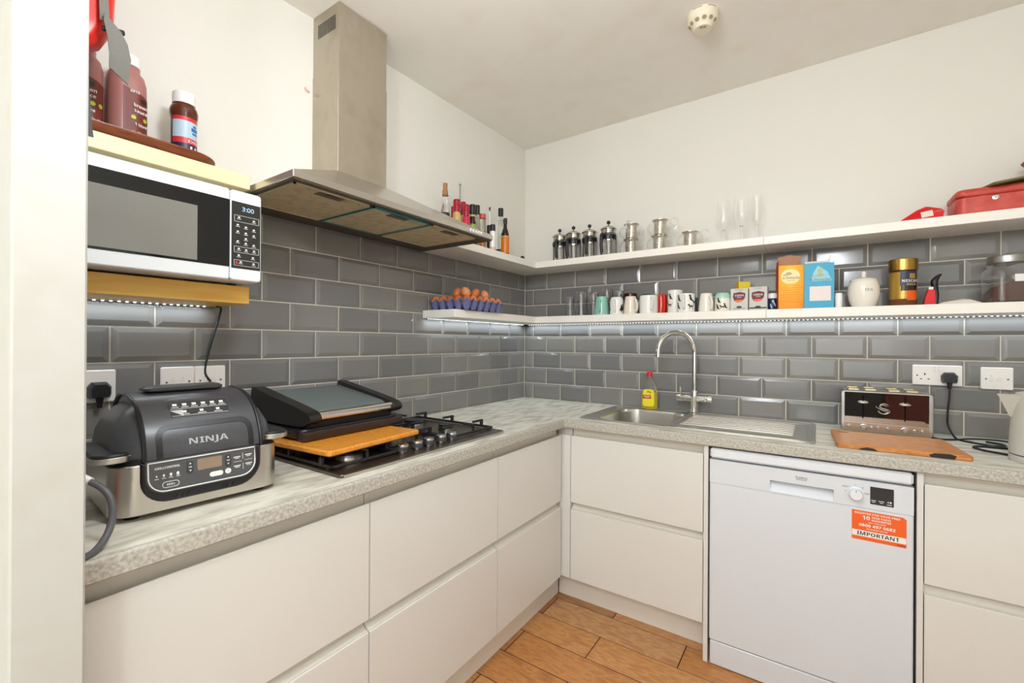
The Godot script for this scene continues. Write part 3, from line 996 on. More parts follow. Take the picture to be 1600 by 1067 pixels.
	for i in 6:
		si.box(Vector3(-0.045 + 0.018 * i, 0.012, 0.0013), Vector3(0.008, 0.006, 0.0006))
		si.box(Vector3(-0.045 + 0.018 * i, 0.005, 0.0013), Vector3(0.013, 0.0014, 0.0006))
	for i in 3:
		si.box(Vector3(-0.03 + 0.032 * i, -0.0085, 0.0013), Vector3(0.007, 0.006, 0.0006))
		si.box(Vector3(-0.03 + 0.032 * i, -0.0155, 0.0013), Vector3(0.016, 0.0014, 0.0006))
	si.box(Vector3(0, 0.0005, 0.0013), Vector3(0.108, 0.0008, 0.0006))
	si.box(Vector3(0, -0.0195, 0.0013), Vector3(0.108, 0.0008, 0.0006))
	part("sticker_print", si, M.mark, sk)
	var pc = MB.new()
	pc.t = st.t
	pc.tri(Vector3(-0.056, -0.004, 0.002), Vector3(-0.034, -0.021, 0.002), Vector3(-0.034, -0.007, 0.006))
	pc.tri(Vector3(-0.056, -0.004, 0.002), Vector3(-0.034, -0.007, 0.006), Vector3(-0.034, -0.021, 0.002))
	part("peeled_corner", pc, M.white, sk)
	# top handle
	L.call([[0.236, 0.135, 0.05, 0.02, -0.03], [0.246, 0.125, 0.045, 0.02, -0.03]], M.black, "handle_neck", lid)
	L.call([[0.245, 0.150, 0.064, 0.012, -0.026], [0.248, 0.158, 0.070, 0.014, -0.026], [0.253, 0.158, 0.070, 0.014, -0.026], [0.2565, 0.146, 0.060, 0.012, -0.026]], M.fryer_handle, "top_handle", lid)
	# side handles with steel edges
	for sx in [-1.0, 1.0]:
		var h = MB.new()
		h.t = flat_t()
		h.prism(rr(0.066, 0.19, 0.03, 6, sx * 0.152, -0.046), 0.121, 0.140, 0.003)
		var hd = part("side_handle", h, M.black, t)
		var e = MB.new()
		e.t = flat_t()
		e.prism(rr(0.0715, 0.1955, 0.032, 6, sx * 0.152, -0.046), 0.123, 0.1345, 0.001)
		part("steel_edge", e, M.steel, hd)
	# control panel: hood, fascia, light border, display and keys
	var P = func(w0, y0, y1, r, cx):
		var o = PackedVector2Array([Vector2(cx - w0 / 2, y1)])
		for q in rr(w0, (y1 - y0) * 2.0, r, 7, cx, y1): if q.y < y1 - 1e-5: o.append(q)
		o.append(Vector2(cx + w0 / 2, y1))
		return o
	var hd2 = MB.new()
	hd2.prism(P.call(0.226, 0.029, 0.117, 0.05, -0.002), 0.14, 0.1535, 0.004)
	var hood = part("panel_hood", hd2, M.black, t)
	var pt = tf(0.0, 0.0845, 0.1575, 0, -7)
	var fa = MB.new()
	fa.t = pt
	fa.prism(P.call(0.208, -0.034, 0.034, 0.034, -0.004), -0.014, 0.0, 0.002)
	var fp = part("control_panel", fa, M.panel_grey, t)
	var bd = MB.new()
	bd.t = pt
	var path = []
	for q in P.call(0.199, -0.030, 0.030, 0.03, -0.004): path.append(Vector3(q.x, q.y, 0.0006))
	path.append(path[0])
	bd.tube(path, 0.0013, 6)
	part("border", bd, M.mark, fp)
	var ds = MB.new()
	ds.t = pt
	ds.prism(rr(0.047, 0.024, 0.003, 3, 0.004, 0.0115), -0.001, 0.0008)
	part("display", ds, M.display, fp)
	for x in [-0.0325, 0.0395]:
		var k = MB.new()
		k.t = pt
		k.prism(rr(0.0115, 0.027, 0.0055, 5, x, 0.01), -0.001, 0.002, 0.001)
		var rk = part("rocker_key", k, M.dark_grey, fp)
		var a = MB.new()
		a.t = pt
		for sg in [-1.0, 1.0]:
			a.prism(PackedVector2Array([Vector2(x - 0.002, 0.01 + sg * 0.006), Vector2(x + 0.002, 0.01 + sg * 0.006), Vector2(x, 0.01 + sg * 0.0095)]), 0.002, 0.0023)
		a.box(Vector3(x, 0.01, 0.0021), Vector3(0.006, 0.0016, 0.0004))
		part("arrows", a, M.mark, rk)
	var stt = MB.new()
	stt.t = pt
	stt.prism(rr(0.026, 0.0105, 0.005, 5, 0.016, -0.0145), -0.001, 0.0012, 0.0005)
	part("start_key", stt, M.mark, fp)
	var pw = MB.new()
	pw.t = pt * tf(0.039, -0.0135, 0.0004, 0, 90)
	pw.lathe([[0.0045, 0.0], [0.006, 0.0], [0.006, 0.0006], [0.0045, 0.0006]], 20)
	pw.lathe([[0.0, 0.0], [0.0028, 0.0], [0.0028, 0.0006], [0.0, 0.0006]], 16)
	part("power_key", pw, M.mark, fp)
	var tx = MB.new()
	tx.t = pt * tf(-0.0715, 0.0175, 0.0003)
	tx.text("GRILLCONTROL", 0.0042, bold)
	part("lettering", tx, M.mark, fp)
	var t2 = MB.new()
	t2.t = pt * tf(-0.0665, -0.0175, 0.0003)
	t2.text("GRILL", 0.0038, bold)
	part("lettering", t2, M.mark, fp)
	var mk = MB.new()
	mk.t = pt
	var ov = []
	for q in rr(0.028, 0.0115, 0.0055, 5, -0.0665, -0.0175): ov.append(Vector3(q.x, q.y, 0.0004))
	ov.append(ov[0])
	mk.tube(ov, 0.0006, 5)
	for i in 4:
		mk.ball(Vector3(-0.09 + 0.012 * i, 0.002, 0.0002), Vector3(0.0014 + 0.0004 * i, 0.002 + 0.0006 * i, 0.0006), 8, 6)
		mk.box(Vector3(-0.09 + 0.012 * i, -0.0035, 0.0003), Vector3(0.007, 0.0011, 0.0004))
	for e in [[0.058, 0.012], [0.082, 0.014], [0.058, -0.008], [0.082, -0.006]]:
		mk.box(Vector3(e[0], e[1] + 0.0015, 0.0003), Vector3(0.014, 0.002, 0.0004))
		mk.box(Vector3(e[0], e[1] - 0.0018, 0.0003), Vector3(0.009, 0.0013, 0.0004))
	mk.box(Vector3(0.070, 0.014, 0.0003), Vector3(0.0007, 0.014, 0.0004))
	mk.box(Vector3(0.070, -0.009, 0.0003), Vector3(0.0007, 0.014, 0.0004))
	mk.box(Vector3(0.059, 0.003, 0.0003), Vector3(0.017, 0.0007, 0.0004))
	mk.box(Vector3(0.082, 0.004, 0.0003), Vector3(0.017, 0.0007, 0.0004))
	part("panel_marks", mk, M.mark, fp).set_meta("kind", "stuff")
	var vs = MB.new()
	for x in [-0.055, -0.045, -0.035, 0.03, 0.04, 0.05]:
		vs.t = tf(x, 0.038, 0.1535, 0, 0, -25)
		vs.box(Vector3.ZERO, Vector3(0.0022, 0.009, 0.001))
	part("vent_slots", vs, M.black_gloss, hood)

# ---------------------------------------------------------------- contact grill
func build_grill():
	var M = mats
	var t = thing("contact_grill", "black folding contact grill with dark sloping lid and steel handle on the orange board", "grill", Vector3(0.193, YW + 0.0615, 1.57), 91.7)
	var m = MB.new()
	m.loft([ring_at(rr(0.36, 0.26, 0.03), 0.0005), ring_at(rr(0.392, 0.292, 0.035), 0.008), ring_at(rr(0.4, 0.3, 0.035), 0.030), ring_at(rr(0.395, 0.294, 0.033), 0.036)])
	part("base", m, M.black, t)
	var f = MB.new()
	f.t = tf(-0.197, 0, 0, 90)
	f.prism(rr(0.03, 0.030, 0.008, 4, -0.145, 0.0165), 0.0, 0.394, 0.004)
	part("drip_lip", f, M.grill_lip, t)
	var g = MB.new()
	g.loft([ring_at(rr(0.34, 0.27, 0.02), 0.035), ring_at(rr(0.345, 0.28, 0.02), 0.055)])
	part("hot_plate", g, M.black_soft, t)
	var l = MB.new()
	l.t = side_t(-0.148)
	l.prism(PackedVector2Array([Vector2(-0.150, 0.058), Vector2(0.118, 0.052), Vector2(0.128, 0.064), Vector2(0.122, 0.080), Vector2(0.105, 0.089), Vector2(0.07, 0.096), Vector2(-0.145, 0.130), Vector2(-0.153, 0.122)]), 0.0, 0.296, 0.002)
	part("lid", l, M.grill_lid, t, 30.0)
	for e in [[-0.186, 0.04], [0.146, 0.034]]:
		var a = MB.new()
		a.t = side_t(e[0])
		var pts = []
		var raw = [Vector2(-0.156, 0.05), Vector2(-0.162, 0.10), Vector2(-0.156, 0.140), Vector2(-0.146, 0.146), Vector2(-0.05, 0.128), Vector2(0.06, 0.108), Vector2(0.12, 0.096), Vector2(0.158, 0.086), Vector2(0.172, 0.072), Vector2(0.168, 0.060), Vector2(0.13, 0.046), Vector2(0.05, 0.042)]
		for i in raw.size():
			for k in 3:
				pts.append(raw[i].cubic_interpolate(raw[(i + 1) % raw.size()], raw[(i + raw.size() - 1) % raw.size()], raw[(i + 2) % raw.size()], k / 3.0))
		a.prism(PackedVector2Array(pts), 0.0, e[1], 0.005)
		part("side_arm", a, M.grill_arm, t, 60.0)
	var h = MB.new()
	h.t = tf(-0.147, 0, 0, 90)
	h.prism(rr(0.022, 0.027, 0.009, 5, -0.150, 0.0725), 0.0, 0.294)
	part("handle", h, M.chrome_soft, t)
	for x in [-0.16, 0.16]:
		var b = MB.new()
		b.span(Vector3(x - 0.02, 0.03, -0.155), Vector3(x + 0.02, 0.075, -0.125), 0.006)
		part("hinge", b, M.black, t)

# ---------------------------------------------------------------- sink, tap, washing-up liquid
func build_sink():
	var M = mats
	var t = thing("sink", "stainless steel sink with bowl on the left and ridged drainer on the right", "sink", Vector3(1.135, YW, 0.2975))
	# bowl with the deck round it: rings from the outer edge inwards and down
	var n = 8
	var b = MB.new()
	var rings = []
	var o = rr(0.42, 0.502, 0.028, n, -0.263, 0.0)
	var hx = -0.230
	rings.append(ring_at(o, 0.0004))
	rings.append(ring_at(o, 0.0035))
	rings.append(ring_at(rr(0.405, 0.487, 0.024, n, -0.263, 0.0), 0.006))
	rings.append(ring_at(rr(0.395, 0.477, 0.024, n, -0.263, 0.0), 0.004))
	rings.append(ring_at(rr(0.368, 0.43, 0.085, n, hx, -0.005), 0.0035))
	rings.append(ring_at(rr(0.352, 0.414, 0.085, n, hx, -0.005), 0.001))
	rings.append(ring_at(rr(0.340, 0.402, 0.085, n, hx, -0.005), -0.012))
	rings.append(ring_at(rr(0.325, 0.388, 0.085, n, hx, -0.005), -0.12))
	rings.append(ring_at(rr(0.295, 0.358, 0.085, n, hx, -0.005), -0.145))
	rings.append(ring_at(rr(0.07, 0.07, 0.034, n, hx, -0.005), -0.15))
	b.loft(rings, false, true)
	for i in range(0, b.v.size(), 3):       # the steel faces up
		pass
	part("bowl", b, M.sink, t, 25.0)
	var w = MB.new()
	w.lathe([[0.0, -0.149], [0.04, -0.149], [0.036, -0.147], [0.012, -0.146], [0.0, -0.146]], 24, Vector3(hx, 0, 0.005))
	part("waste", w, M.chrome, t)
	# drainer: tray with rim and ridges
	var d = MB.new()
	d.t = flat_t()
	d.prism(rr(0.536, 0.502, 0.02, 4, 0.206, 0.0), 0.0003, 0.0034, 0.001)
	part("drainer", d, M.sink, t)
	var r = MB.new()
	var path = []
	for q in rr(0.936, 0.49, 0.03, 6): path.append(Vector3(q.x, 0.0036, -q.y))
	path.append(path[0])
	path.append(path[1])
	r.tube(path, 0.0055, 8, false, 0.6)
	part("rim", r, M.sink, t)
	for i in 7:
		var g = MB.new()
		var z = -0.125 + 0.043 * i
		g.tube([Vector3(-0.03, 0.003, z), Vector3(-0.018, 0.0055, z), Vector3(0.0, 0.006, z), Vector3(0.36, 0.006, z), Vector3(0.385, 0.0055, z), Vector3(0.4, 0.003, z)], 0.0055, 8, true, 0.7)
		part("ridge", g, M.sink, t)
	var inner = MB.new()
	path = []
	for q in rr(0.49, 0.41, 0.03, 6, 0.2, -0.02): path.append(Vector3(q.x, 0.0036, -q.y))
	path.append(path[0])
	inner.tube(path, 0.0035, 8, false, 0.7)
	part("drainer_bead", inner, M.sink, t)
	# tap
	var tp = thing("mixer_tap", "tall chrome swan neck mixer tap standing behind the sink", "tap", Vector3(1.093, YW + 0.0035, 0.0835))
	var a = MB.new()
	a.lathe([[0.0, 0.0], [0.027, 0.0], [0.027, 0.005], [0.021, 0.009], [0.019, 0.05], [0.0195, 0.078], [0.0195, 0.105], [0.0165, 0.118], [0.0, 0.118]], 28)
	part("body", a, M.chrome, tp)
	var sp = MB.new()
	var pts = [Vector3(0, 0.10, 0), Vector3(0, 0.2, 0), Vector3(0, 0.305, 0)]
	var dir = Vector3(-0.146, 0, 0.142).normalized()
	for i in 17:
		var an = PI * i / 16.0
		pts.append(Vector3(0, 0.315 + 0.101 * sin(an), 0) + dir * (0.101 - 0.101 * cos(an)))
	pts.append(pts[-1] + Vector3(0, -0.012, 0))
	sp.tube(pts, 0.0115, 16)
	part("swan_neck", sp, M.chrome, tp)
	var no = MB.new()
	no.tube([pts[-1] + Vector3(0, 0.006, 0), pts[-1] + Vector3(0, -0.012, 0)], 0.0128, 16)
	part("nozzle", no, M.chrome, tp)
	for sg in [-1.0, 1.0]:
		var c = MB.new()
		c.t = tf(sg * 0.012, 0.078, 0, 0, 0, -90 * sg)
		c.lathe([[0.0, 0.0], [0.0165, 0.0], [0.0165, 0.038], [0.0155, 0.039], [0.0155, 0.041], [0.0172, 0.042], [0.0172, 0.07], [0.0155, 0.073], [0.0, 0.073]], 24)
		var v = part("valve", c, M.chrome, tp)
		if sg < 0.0:
			var l = MB.new()
			l.tube([Vector3(-0.068, 0.09, 0), Vector3(-0.068, 0.134, 0)], [0.0048, 0.0062], 12)
			part("lever", l, M.chrome, v)
		else:
			var q = MB.new()
			q.tube([Vector3(0.062, 0.078, 0.015), Vector3(0.062, 0.076, 0.052)], [0.0062, 0.0048], 12)
			part("lever", q, M.chrome, v)
	# washing-up liquid
	var f = thing("washing_up_bottle", "yellow washing-up liquid bottle with red cap standing behind the sink bowl", "bottle", Vector3(0.855, YW + 0.004, 0.058), 4)
	var pr = [[0.0, 0.0], [0.038, 0.0], [0.0425, 0.006], [0.043, 0.05], [0.0415, 0.095], [0.036, 0.125], [0.026, 0.15], [0.0145, 0.168], [0.012, 0.176], [0.012, 0.186], [0.0, 0.186]]
	var bo = MB.new()
	bo.lathe(pr, 32, Vector3.ZERO, 1.0, 0.56)
	part("bottle", bo, M.clear_plastic, f)
	var li = MB.new()
	li.lathe([[0.0, 0.001], [0.0375, 0.001], [0.042, 0.007], [0.0425, 0.05], [0.0412, 0.092], [0.0, 0.092]], 32, Vector3.ZERO, 1.0, 0.56)
	part("liquid", li, M.lemon, f)
	var cp = MB.new()
	cp.lathe([[0.0, 0.178], [0.0165, 0.178], [0.0165, 0.192], [0.0125, 0.203], [0.0, 0.204]], 20)
	part("cap", cp, M.red, f)
	var la = MB.new()
	var outl = PackedVector2Array()
	for q in rr(0.062, 0.093, 0.014, 6, 0.0, 0.062):
		outl.append(Vector2(q.x * (1.0 - maxf(0.0, q.y - 0.08) * 6.0), q.y))
	la.prism(outl, 0.020, 0.0251, 0.0)
	var lb = part("label", la, M.yellow_label, f)
	part("label_band", bx(Vector3(-0.029, 0.058, 0.025), Vector3(0.014, 0.078, 0.0256)), M.red, lb)
	var tx = MB.new()
	tx.t = tf(0.004, 0.094, 0.0253)
	tx.text("75c", 0.0125, bold)
	part("lettering", tx, M.ink, lb)
	var bw = MB.new()
	for e in [[-0.025, 0.010, 0.070], [-0.020, 0.006, 0.0645]]: bw.span(Vector3(e[0], e[2], 0.0255), Vector3(e[1], e[2] + 0.0028, 0.0258))
	part("band_print", bw, M.mark, lb)

# ---------------------------------------------------------------- dishwasher
func build_dishwasher():
	var M = mats
	var x0 = 1.2635
	var x1 = 1.8685
	var t = thing("dishwasher", "white freestanding dishwasher under the worktop with an orange sticker", "dishwasher", Vector3(0, 0, 0))
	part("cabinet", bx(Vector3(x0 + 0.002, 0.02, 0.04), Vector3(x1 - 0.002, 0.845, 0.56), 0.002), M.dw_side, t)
	part("top", bx(Vector3(x0, 0.8165, 0.03), Vector3(x1, 0.856, 0.603), 0.007), M.dw2, t)
	var z0 = 0.562
	var z1 = 0.605
	part("plinth", bx(Vector3(x0 + 0.002, 0.004, 0.545), Vector3(x1 - 0.002, 0.097, 0.601), 0.003), M.dw, t)
	var door = part("door", bx(Vector3(x0, 0.101, z0), Vector3(x1, 0.7205, z1), 0.004), M.dw, t)
	# control fascia, built round the sunken grip
	var hx0 = 1.4695
	var hx1 = 1.6607
	var hy0 = 0.7245
	var hy1 = 0.7655
	var f = MB.new()
	f.span(Vector3(x0, 0.7212, z0), Vector3(hx0, 0.8115, z1))
	f.span(Vector3(hx1, 0.7212, z0), Vector3(x1, 0.8115, z1))
	f.span(Vector3(hx0, hy1, z0), Vector3(hx1, 0.8115, z1))
	f.span(Vector3(hx0, 0.7212, z0), Vector3(hx1, hy0, z1))
	var fa = part("fascia", f, M.dw, t)
	var gr = MB.new()
	gr.t = side_t(hx0)
	gr.prism(PackedVector2Array([Vector2(z0 + 0.002, hy0), Vector2(z1 - 0.001, hy0), Vector2(z1 - 0.022, hy0 + 0.024), Vector2(z0 + 0.008, hy1), Vector2(z0 + 0.002, hy1)]), 0.0, hx1 - hx0)
	part("grip", gr, M.dw2, fa)
	var k = MB.new()
	k.t = tf(1.7213, 0.765, z1, 0, 90)
	k.lathe([[0.0, 0.0], [0.0225, 0.0], [0.0225, 0.003], [0.0195, 0.004], [0.0185, 0.018], [0.0165, 0.0205], [0.0, 0.021]], 32)
	var kn = part("dial", k, M.dw2, fa)
	part("dial_mark", bx(Vector3(1.7207, 0.773, z1 + 0.0205), Vector3(1.7219, 0.781, z1 + 0.0215)), M.mid_grey, kn)
	var ms = MB.new()
	for e in [[1.691, 0.783, 0.016], [1.694, 0.7865, 0.02], [1.6935, 0.7695, 0.006], [1.7205, 0.7945, 0.005], [1.7395, 0.789, 0.007], [1.7395, 0.7845, 0.005], [1.7505, 0.771, 0.016], [1.7505, 0.7675, 0.012]]:
		ms.box(Vector3(e[0], e[1], z1), Vector3(e[2], 0.0011, 0.0006))
	part("dial_print", ms, M.mid_grey, fa)
	var ds = part("display", bx(Vector3(1.7592, 0.738, z1 - 0.001), Vector3(1.8195, 0.796, z1 + 0.0012), 0.0005), M.display_dark, fa)
	var dm = MB.new()
	for e in [[1.768, 0.7515, 0.013], [1.788, 0.7515, 0.015], [1.768, 0.746, 0.009], [1.7885, 0.746, 0.009], [1.808, 0.744, 0.012]]:
		dm.box(Vector3(e[0], e[1], z1 + 0.0013), Vector3(e[2], 0.0016, 0.0005))
	dm.prism(PackedVector2Array([Vector2(1.804, 0.7495), Vector2(1.8085, 0.752), Vector2(1.804, 0.7545)]), z1 + 0.001, z1 + 0.0016)
	dm.box(Vector3(1.8115, 0.752, z1 + 0.0013), Vector3(0.004, 0.005, 0.0005))
	part("display_print", dm, M.mark, ds)
	var lg = MB.new()
	lg.t = tf(1.567, 0.7905, z1 + 0.0004)
	lg.text("beko", 0.0095, plain_font, 0.0, 1.25)
	lg.t = Transform3D.IDENTITY
	lg.box(Vector3(1.567, 0.7825, z1 + 0.0002), Vector3(0.031, 0.0014, 0.0006))
	part("lettering", lg, M.mid_grey, fa)
	# sticker
	var sx = 1.711
	var sy = 0.6134
	var s = MB.new()
	s.t = tf(sx, sy, 0)
	s.prism(PackedVector2Array([Vector2(0, 0), Vector2(0.14, 0), Vector2(0.14, 0.0905), Vector2(0.1315, 0.0975), Vector2(0, 0.0975)]), z1 - 0.0005, z1 + 0.0006)
	var st = part("sticker", s, M.orange_ink, door)
	part("sticker_stripe", bx(Vector3(sx + 0.001, sy + 0.0125, z1), Vector3(sx + 0.139, sy + 0.032, z1 + 0.0009)), M.mark, st)
	for e in [["REGISTER FOR YOUR FREE", 0.066, 0.0895, 0.0062, 1.12], ["10", 0.038, 0.0755, 0.0125, 1.1], ["YEAR PARTS", 0.077, 0.0795, 0.0060, 1.05], ["GUARANTEE", 0.077, 0.0705, 0.0060, 1.05], ["CALL FREE NOW", 0.066, 0.0615, 0.0036, 1.2], ["0800 497 0682", 0.066, 0.0505, 0.0092, 1.12], ["OR REGISTER ONLINE", 0.066, 0.0395, 0.0026, 1.1]]:
		var x = MB.new()
		x.t = tf(sx + e[1], sy + e[2], z1 + 0.0009)
		x.text(e[0], e[3], bold, 0.0, e[4])
		part("lettering", x, M.mark, st)
	var im = MB.new()
	im.t = tf(sx + 0.068, sy + 0.0222, z1 + 0.0012)
	im.text("IMPORTANT", 0.0118, bold, 0.0, 1.15)
	part("lettering", im, M.ink, st)
	var b2 = MB.new()
	b2.t = tf(sx + 0.127, sy + 0.0062, z1 + 0.0009)
	b2.text("beko", 0.0052, bold, 0.0, 1.2)
	part("lettering", b2, M.ink, st)

# ---------------------------------------------------------------- toaster, board, kettle
func build_toaster_kettle():
	var M = mats
	var cx = 1.8405
	var t = thing("toaster", "chrome four slice toaster with mirror front standing against the back tiles", "toaster", Vector3(cx, YW, 0.0))
	var b = MB.new()
	b.prism(rr(0.286, 0.166, 0.016, 6, 0.003, 0.089), 0.03, 0.156, 0.005)
	part("body", b, M.black, t)
	var fr = MB.new()
	fr.prism(rr(0.288, 0.170, 0.014, 6, 0.0, 0.0885), 0.150, 0.1695, 0.003)
	part("front_frame", fr, M.knob_steel, t)
	part("mirror_front", bx(Vector3(-0.132, 0.043, 0.168), Vector3(0.131, 0.167, 0.1703), 0.0006), M.mirror, t)
	var strip = part("control_strip", bx(Vector3(-0.132, 0.008, 0.168), Vector3(0.131, 0.0405, 0.1701), 0.0006), M.toaster_strip, t)
	for x in [-0.071, 0.06]:
		part("lever_slot", bx(Vector3(x - 0.0026, 0.060, 0.1695), Vector3(x + 0.0026, 0.158, 0.1707)), M.black_gloss, t)
		var l = MB.new()
		l.ball(Vector3(x, 0.127, 0.178), Vector3(0.0175, 0.0058, 0.008), 18, 10)
		l.box(Vector3(x, 0.127, 0.172), Vector3(0.004, 0.005, 0.01))
		part("lever", l, M.chrome, t)
	for e in [[-0.116, 0.007], [-0.0685, 0.0125], [-0.0425, 0.0072], [-0.0215, 0.0072], [0.0085, 0.0072], [0.0605, 0.0125], [0.091, 0.0072], [0.1135, 0.0072]]:
		var k = MB.new()
		k.t = tf(e[0], 0.0245, 0.1698, 0, 90)
		var r = e[1]
		k.lathe([[0.0, 0.0], [r, 0.0], [r, 0.002], [r * 0.85, 0.0024], [r * 0.8, 0.0032 if r < 0.01 else 0.011], [r * 0.7, 0.004 if r < 0.01 else 0.0125], [0.0, 0.004 if r < 0.01 else 0.0125]], 20)
		part("button" if r < 0.01 else "browning_dial", k, M.knob_steel, strip)
	# three-stroke swan emblem
	var s = MB.new()
	for o in [[0.0, 1.0], [-0.0065, 0.86]]:
		var k = o[1]
		var p = []
		for q in [Vector2(0.014, 0.014), Vector2(0.005, 0.020), Vector2(-0.008, 0.018), Vector2(-0.013, 0.010), Vector2(-0.006, 0.003), Vector2(0.007, -0.001), Vector2(0.017, -0.006), Vector2(0.016, -0.014), Vector2(0.005, -0.021), Vector2(-0.008, -0.019), Vector2(-0.018, -0.010)]:
			p.append(Vector3(-0.004 + q.x * k + o[0] * 0.5, 0.105 + q.y * k + o[0] * 0.4, 0.1710))
		s.tube(curve(p, 5), 0.0013, 6)
	var tail = []
	for q in [Vector2(-0.026, 0.008), Vector2(-0.016, -0.001), Vector2(0.0, -0.008), Vector2(0.008, -0.012)]: tail.append(Vector3(-0.004 + q.x, 0.105 + q.y, 0.171))
	s.tube(curve(tail, 5), 0.0013, 6)
	part("emblem", s, M.chrome, t)
	var tp = MB.new()
	tp.t = flat_t()
	tp.prism(rr(0.272, 0.118, 0.012, 4, 0.0, -0.094), 0.168, 0.1755, 0.002)
	part("top_plate", tp, M.knob_steel, t)
	for i in 4:
		var x = [-0.1, -0.045, 0.03, 0.085][i]
		var r = MB.new()
		for e in [[x - 0.019, x - 0.016], [x + 0.016, x + 0.019]]: r.span(Vector3(e[0], 0.172, 0.045), Vector3(e[1], 0.181, 0.145), 0.001)
		r.span(Vector3(x - 0.019, 0.172, 0.142), Vector3(x + 0.019, 0.181, 0.145), 0.001)
		r.span(Vector3(x - 0.019, 0.172, 0.045), Vector3(x + 0.019, 0.181, 0.048), 0.001)
		var sl = part("slot_rim", r, M.gold_pale, t)
		part("slot", bx(Vector3(x - 0.016, 0.174, 0.048), Vector3(x + 0.016, 0.1765, 0.142)), M.black, sl)
	# wooden board in front of it
	var bd = MB.new()
	bd.t = flat_t()
	bd.prism(PackedVector2Array([Vector2(-0.168, -0.145), Vector2(-0.174, -0.138), Vector2(-0.18, 0.14), Vector2(-0.172, 0.147), Vector2(0.150, 0.147), Vector2(0.158, 0.140), Vector2(0.172, -0.138), Vector2(0.166, -0.145)]), 0.0, 0.017, 0.003)
	var board = solo("serving_board", bd, M.plankboard, "brown wooden serving board with scorched edge lying in front of the toaster", "board", Vector3(1.842, YW + 0.0002, 0.402), 1.0)
	var hb = MB.new()
	hb.t = flat_t()
	hb.prism(rr(0.03, 0.014, 0.006, 4, -0.142, 0.102), 0.0165, 0.0173)
	part("grip_hole", hb, M.burn, board)
	var bn = MB.new()
	bn.prism(PackedVector2Array([Vector2(0.072, 0.002), Vector2(0.128, 0.0015), Vector2(0.134, 0.012), Vector2(0.12, 0.0165), Vector2(0.082, 0.0155), Vector2(0.068, 0.008)]), 0.1435, 0.1456)
	bn.prism(PackedVector2Array([Vector2(-0.115, 0.001), Vector2(-0.06, 0.001), Vector2(-0.07, 0.008), Vector2(-0.09, 0.011), Vector2(-0.105, 0.006)]), 0.1435, 0.1456)
	part("scorch_mark", bn, M.burn, board)
	# kettle
	var k = thing("kettle", "pale grey electric kettle at the right end of the worktop", "kettle", Vector3(2.208, YW, 0.43))
	var kb = MB.new()
	kb.lathe([[0.0, 0.0], [0.086, 0.0], [0.0885, 0.004], [0.0885, 0.019], [0.086, 0.0205], [0.0, 0.0205]], 48)
	part("power_base", kb, M.kettle, k)
	var kr = MB.new()
	kr.lathe([[0.0, 0.0205], [0.0855, 0.0205], [0.0855, 0.0235], [0.0, 0.0235]], 48)
	part("seam_ring", kr, M.dark_grey, k)
	var kd = MB.new()
	kd.lathe([[0.0, 0.0235], [0.087, 0.0235], [0.0885, 0.028], [0.0865, 0.09], [0.083, 0.15], [0.0805, 0.195], [0.079, 0.205], [0.0, 0.206]], 48)
	part("jug", kd, M.kettle, k)
	var sp = MB.new()
	sp.loft([[Vector3(-0.076, 0.135, 0.008), Vector3(-0.076, 0.135, -0.008), Vector3(-0.088, 0.138, 0.0)], [Vector3(-0.07, 0.195, 0.034), Vector3(-0.07, 0.195, -0.034), Vector3(-0.112, 0.2, 0.0)], [Vector3(-0.07, 0.207, 0.036), Vector3(-0.07, 0.207, -0.036), Vector3(-0.117, 0.209, 0.0)]])
	part("spout", sp, M.kettle, k, 30.0)
	var ld = MB.new()
	ld.lathe([[0.0, 0.205], [0.076, 0.205], [0.073, 0.214], [0.05, 0.22], [0.0, 0.222]], 40)
	part("lid", ld, M.kettle, k)
	var ha = MB.new()
	ha.tube(curve([Vector3(0.07, 0.205, 0), Vector3(0.115, 0.205, 0), Vector3(0.13, 0.17, 0), Vector3(0.122, 0.09, 0), Vector3(0.084, 0.06, 0)], 6), 0.011, 12)
	part("handle", ha, M.kettle, k)

# ---------------------------------------------------------------- sockets, plugs, cables
func plate(called, label, category, at, turn, w, h, kind):
	var M = mats
	var t = thing(called, label, category, at, turn)
	var p = MB.new()
	p.prism(rr(w, h, 0.005, 4), 0.0, 0.0095, 0.0025)
	part("plate", p, M.socket, t)
	for sg in [-1.0, 1.0]:
		var s = MB.new()
		s.t = tf(sg * (w * 0.5 - 0.0145), -0.002, 0.0092, 0, 90)
		s.lathe([[0.0, 0.0], [0.0032, 0.0], [0.003, 0.0009], [0.0, 0.001]], 12)
		part("screw", s, M.mid_grey, t)
	var holes = func(x):
		var m = MB.new()
		m.span(Vector3(x - 0.002, 0.0, 0.0092), Vector3(x + 0.002, 0.008, 0.0098))
		m.span(Vector3(x - 0.015, -0.018, 0.0092), Vector3(x - 0.0085, -0.0145, 0.0098))
		m.span(Vector3(x + 0.0085, -0.018, 0.0092), Vector3(x + 0.015, -0.0145, 0.0098))
		part("pin_holes", m, M.ink, t)
	var rocker = func(x, y):
		var m = MB.new()
		m.prism(rr(0.0095, 0.019, 0.001, 2, x, y), 0.009, 0.0112, 0.0008)
		var r = part("switch", m, M.socket2, t)
		part("switch_mark", bx(Vector3(x - 0.002, y + 0.011, 0.0093), Vector3(x + 0.002, y + 0.0122, 0.0097)), M.ink, r)
	if kind == "double":
		holes.call(-0.037); holes.call(0.037)
		rocker.call(-0.0065, 0.022); rocker.call(0.0065, 0.022)
	elif kind == "switch":
		rocker.call(-0.012, -0.002); rocker.call(0.013, -0.002)
	else:
		var m = MB.new()
		m.t = tf(0.006, -0.002, 0.0092, 0, 90)
		m.lathe([[0.0, 0.0], [0.0105, 0.0], [0.0102, 0.001], [0.0, 0.0012]], 20)
		part("flex_outlet", m, M.socket2, t)
		rocker.call(-0.016, -0.002)
	return t

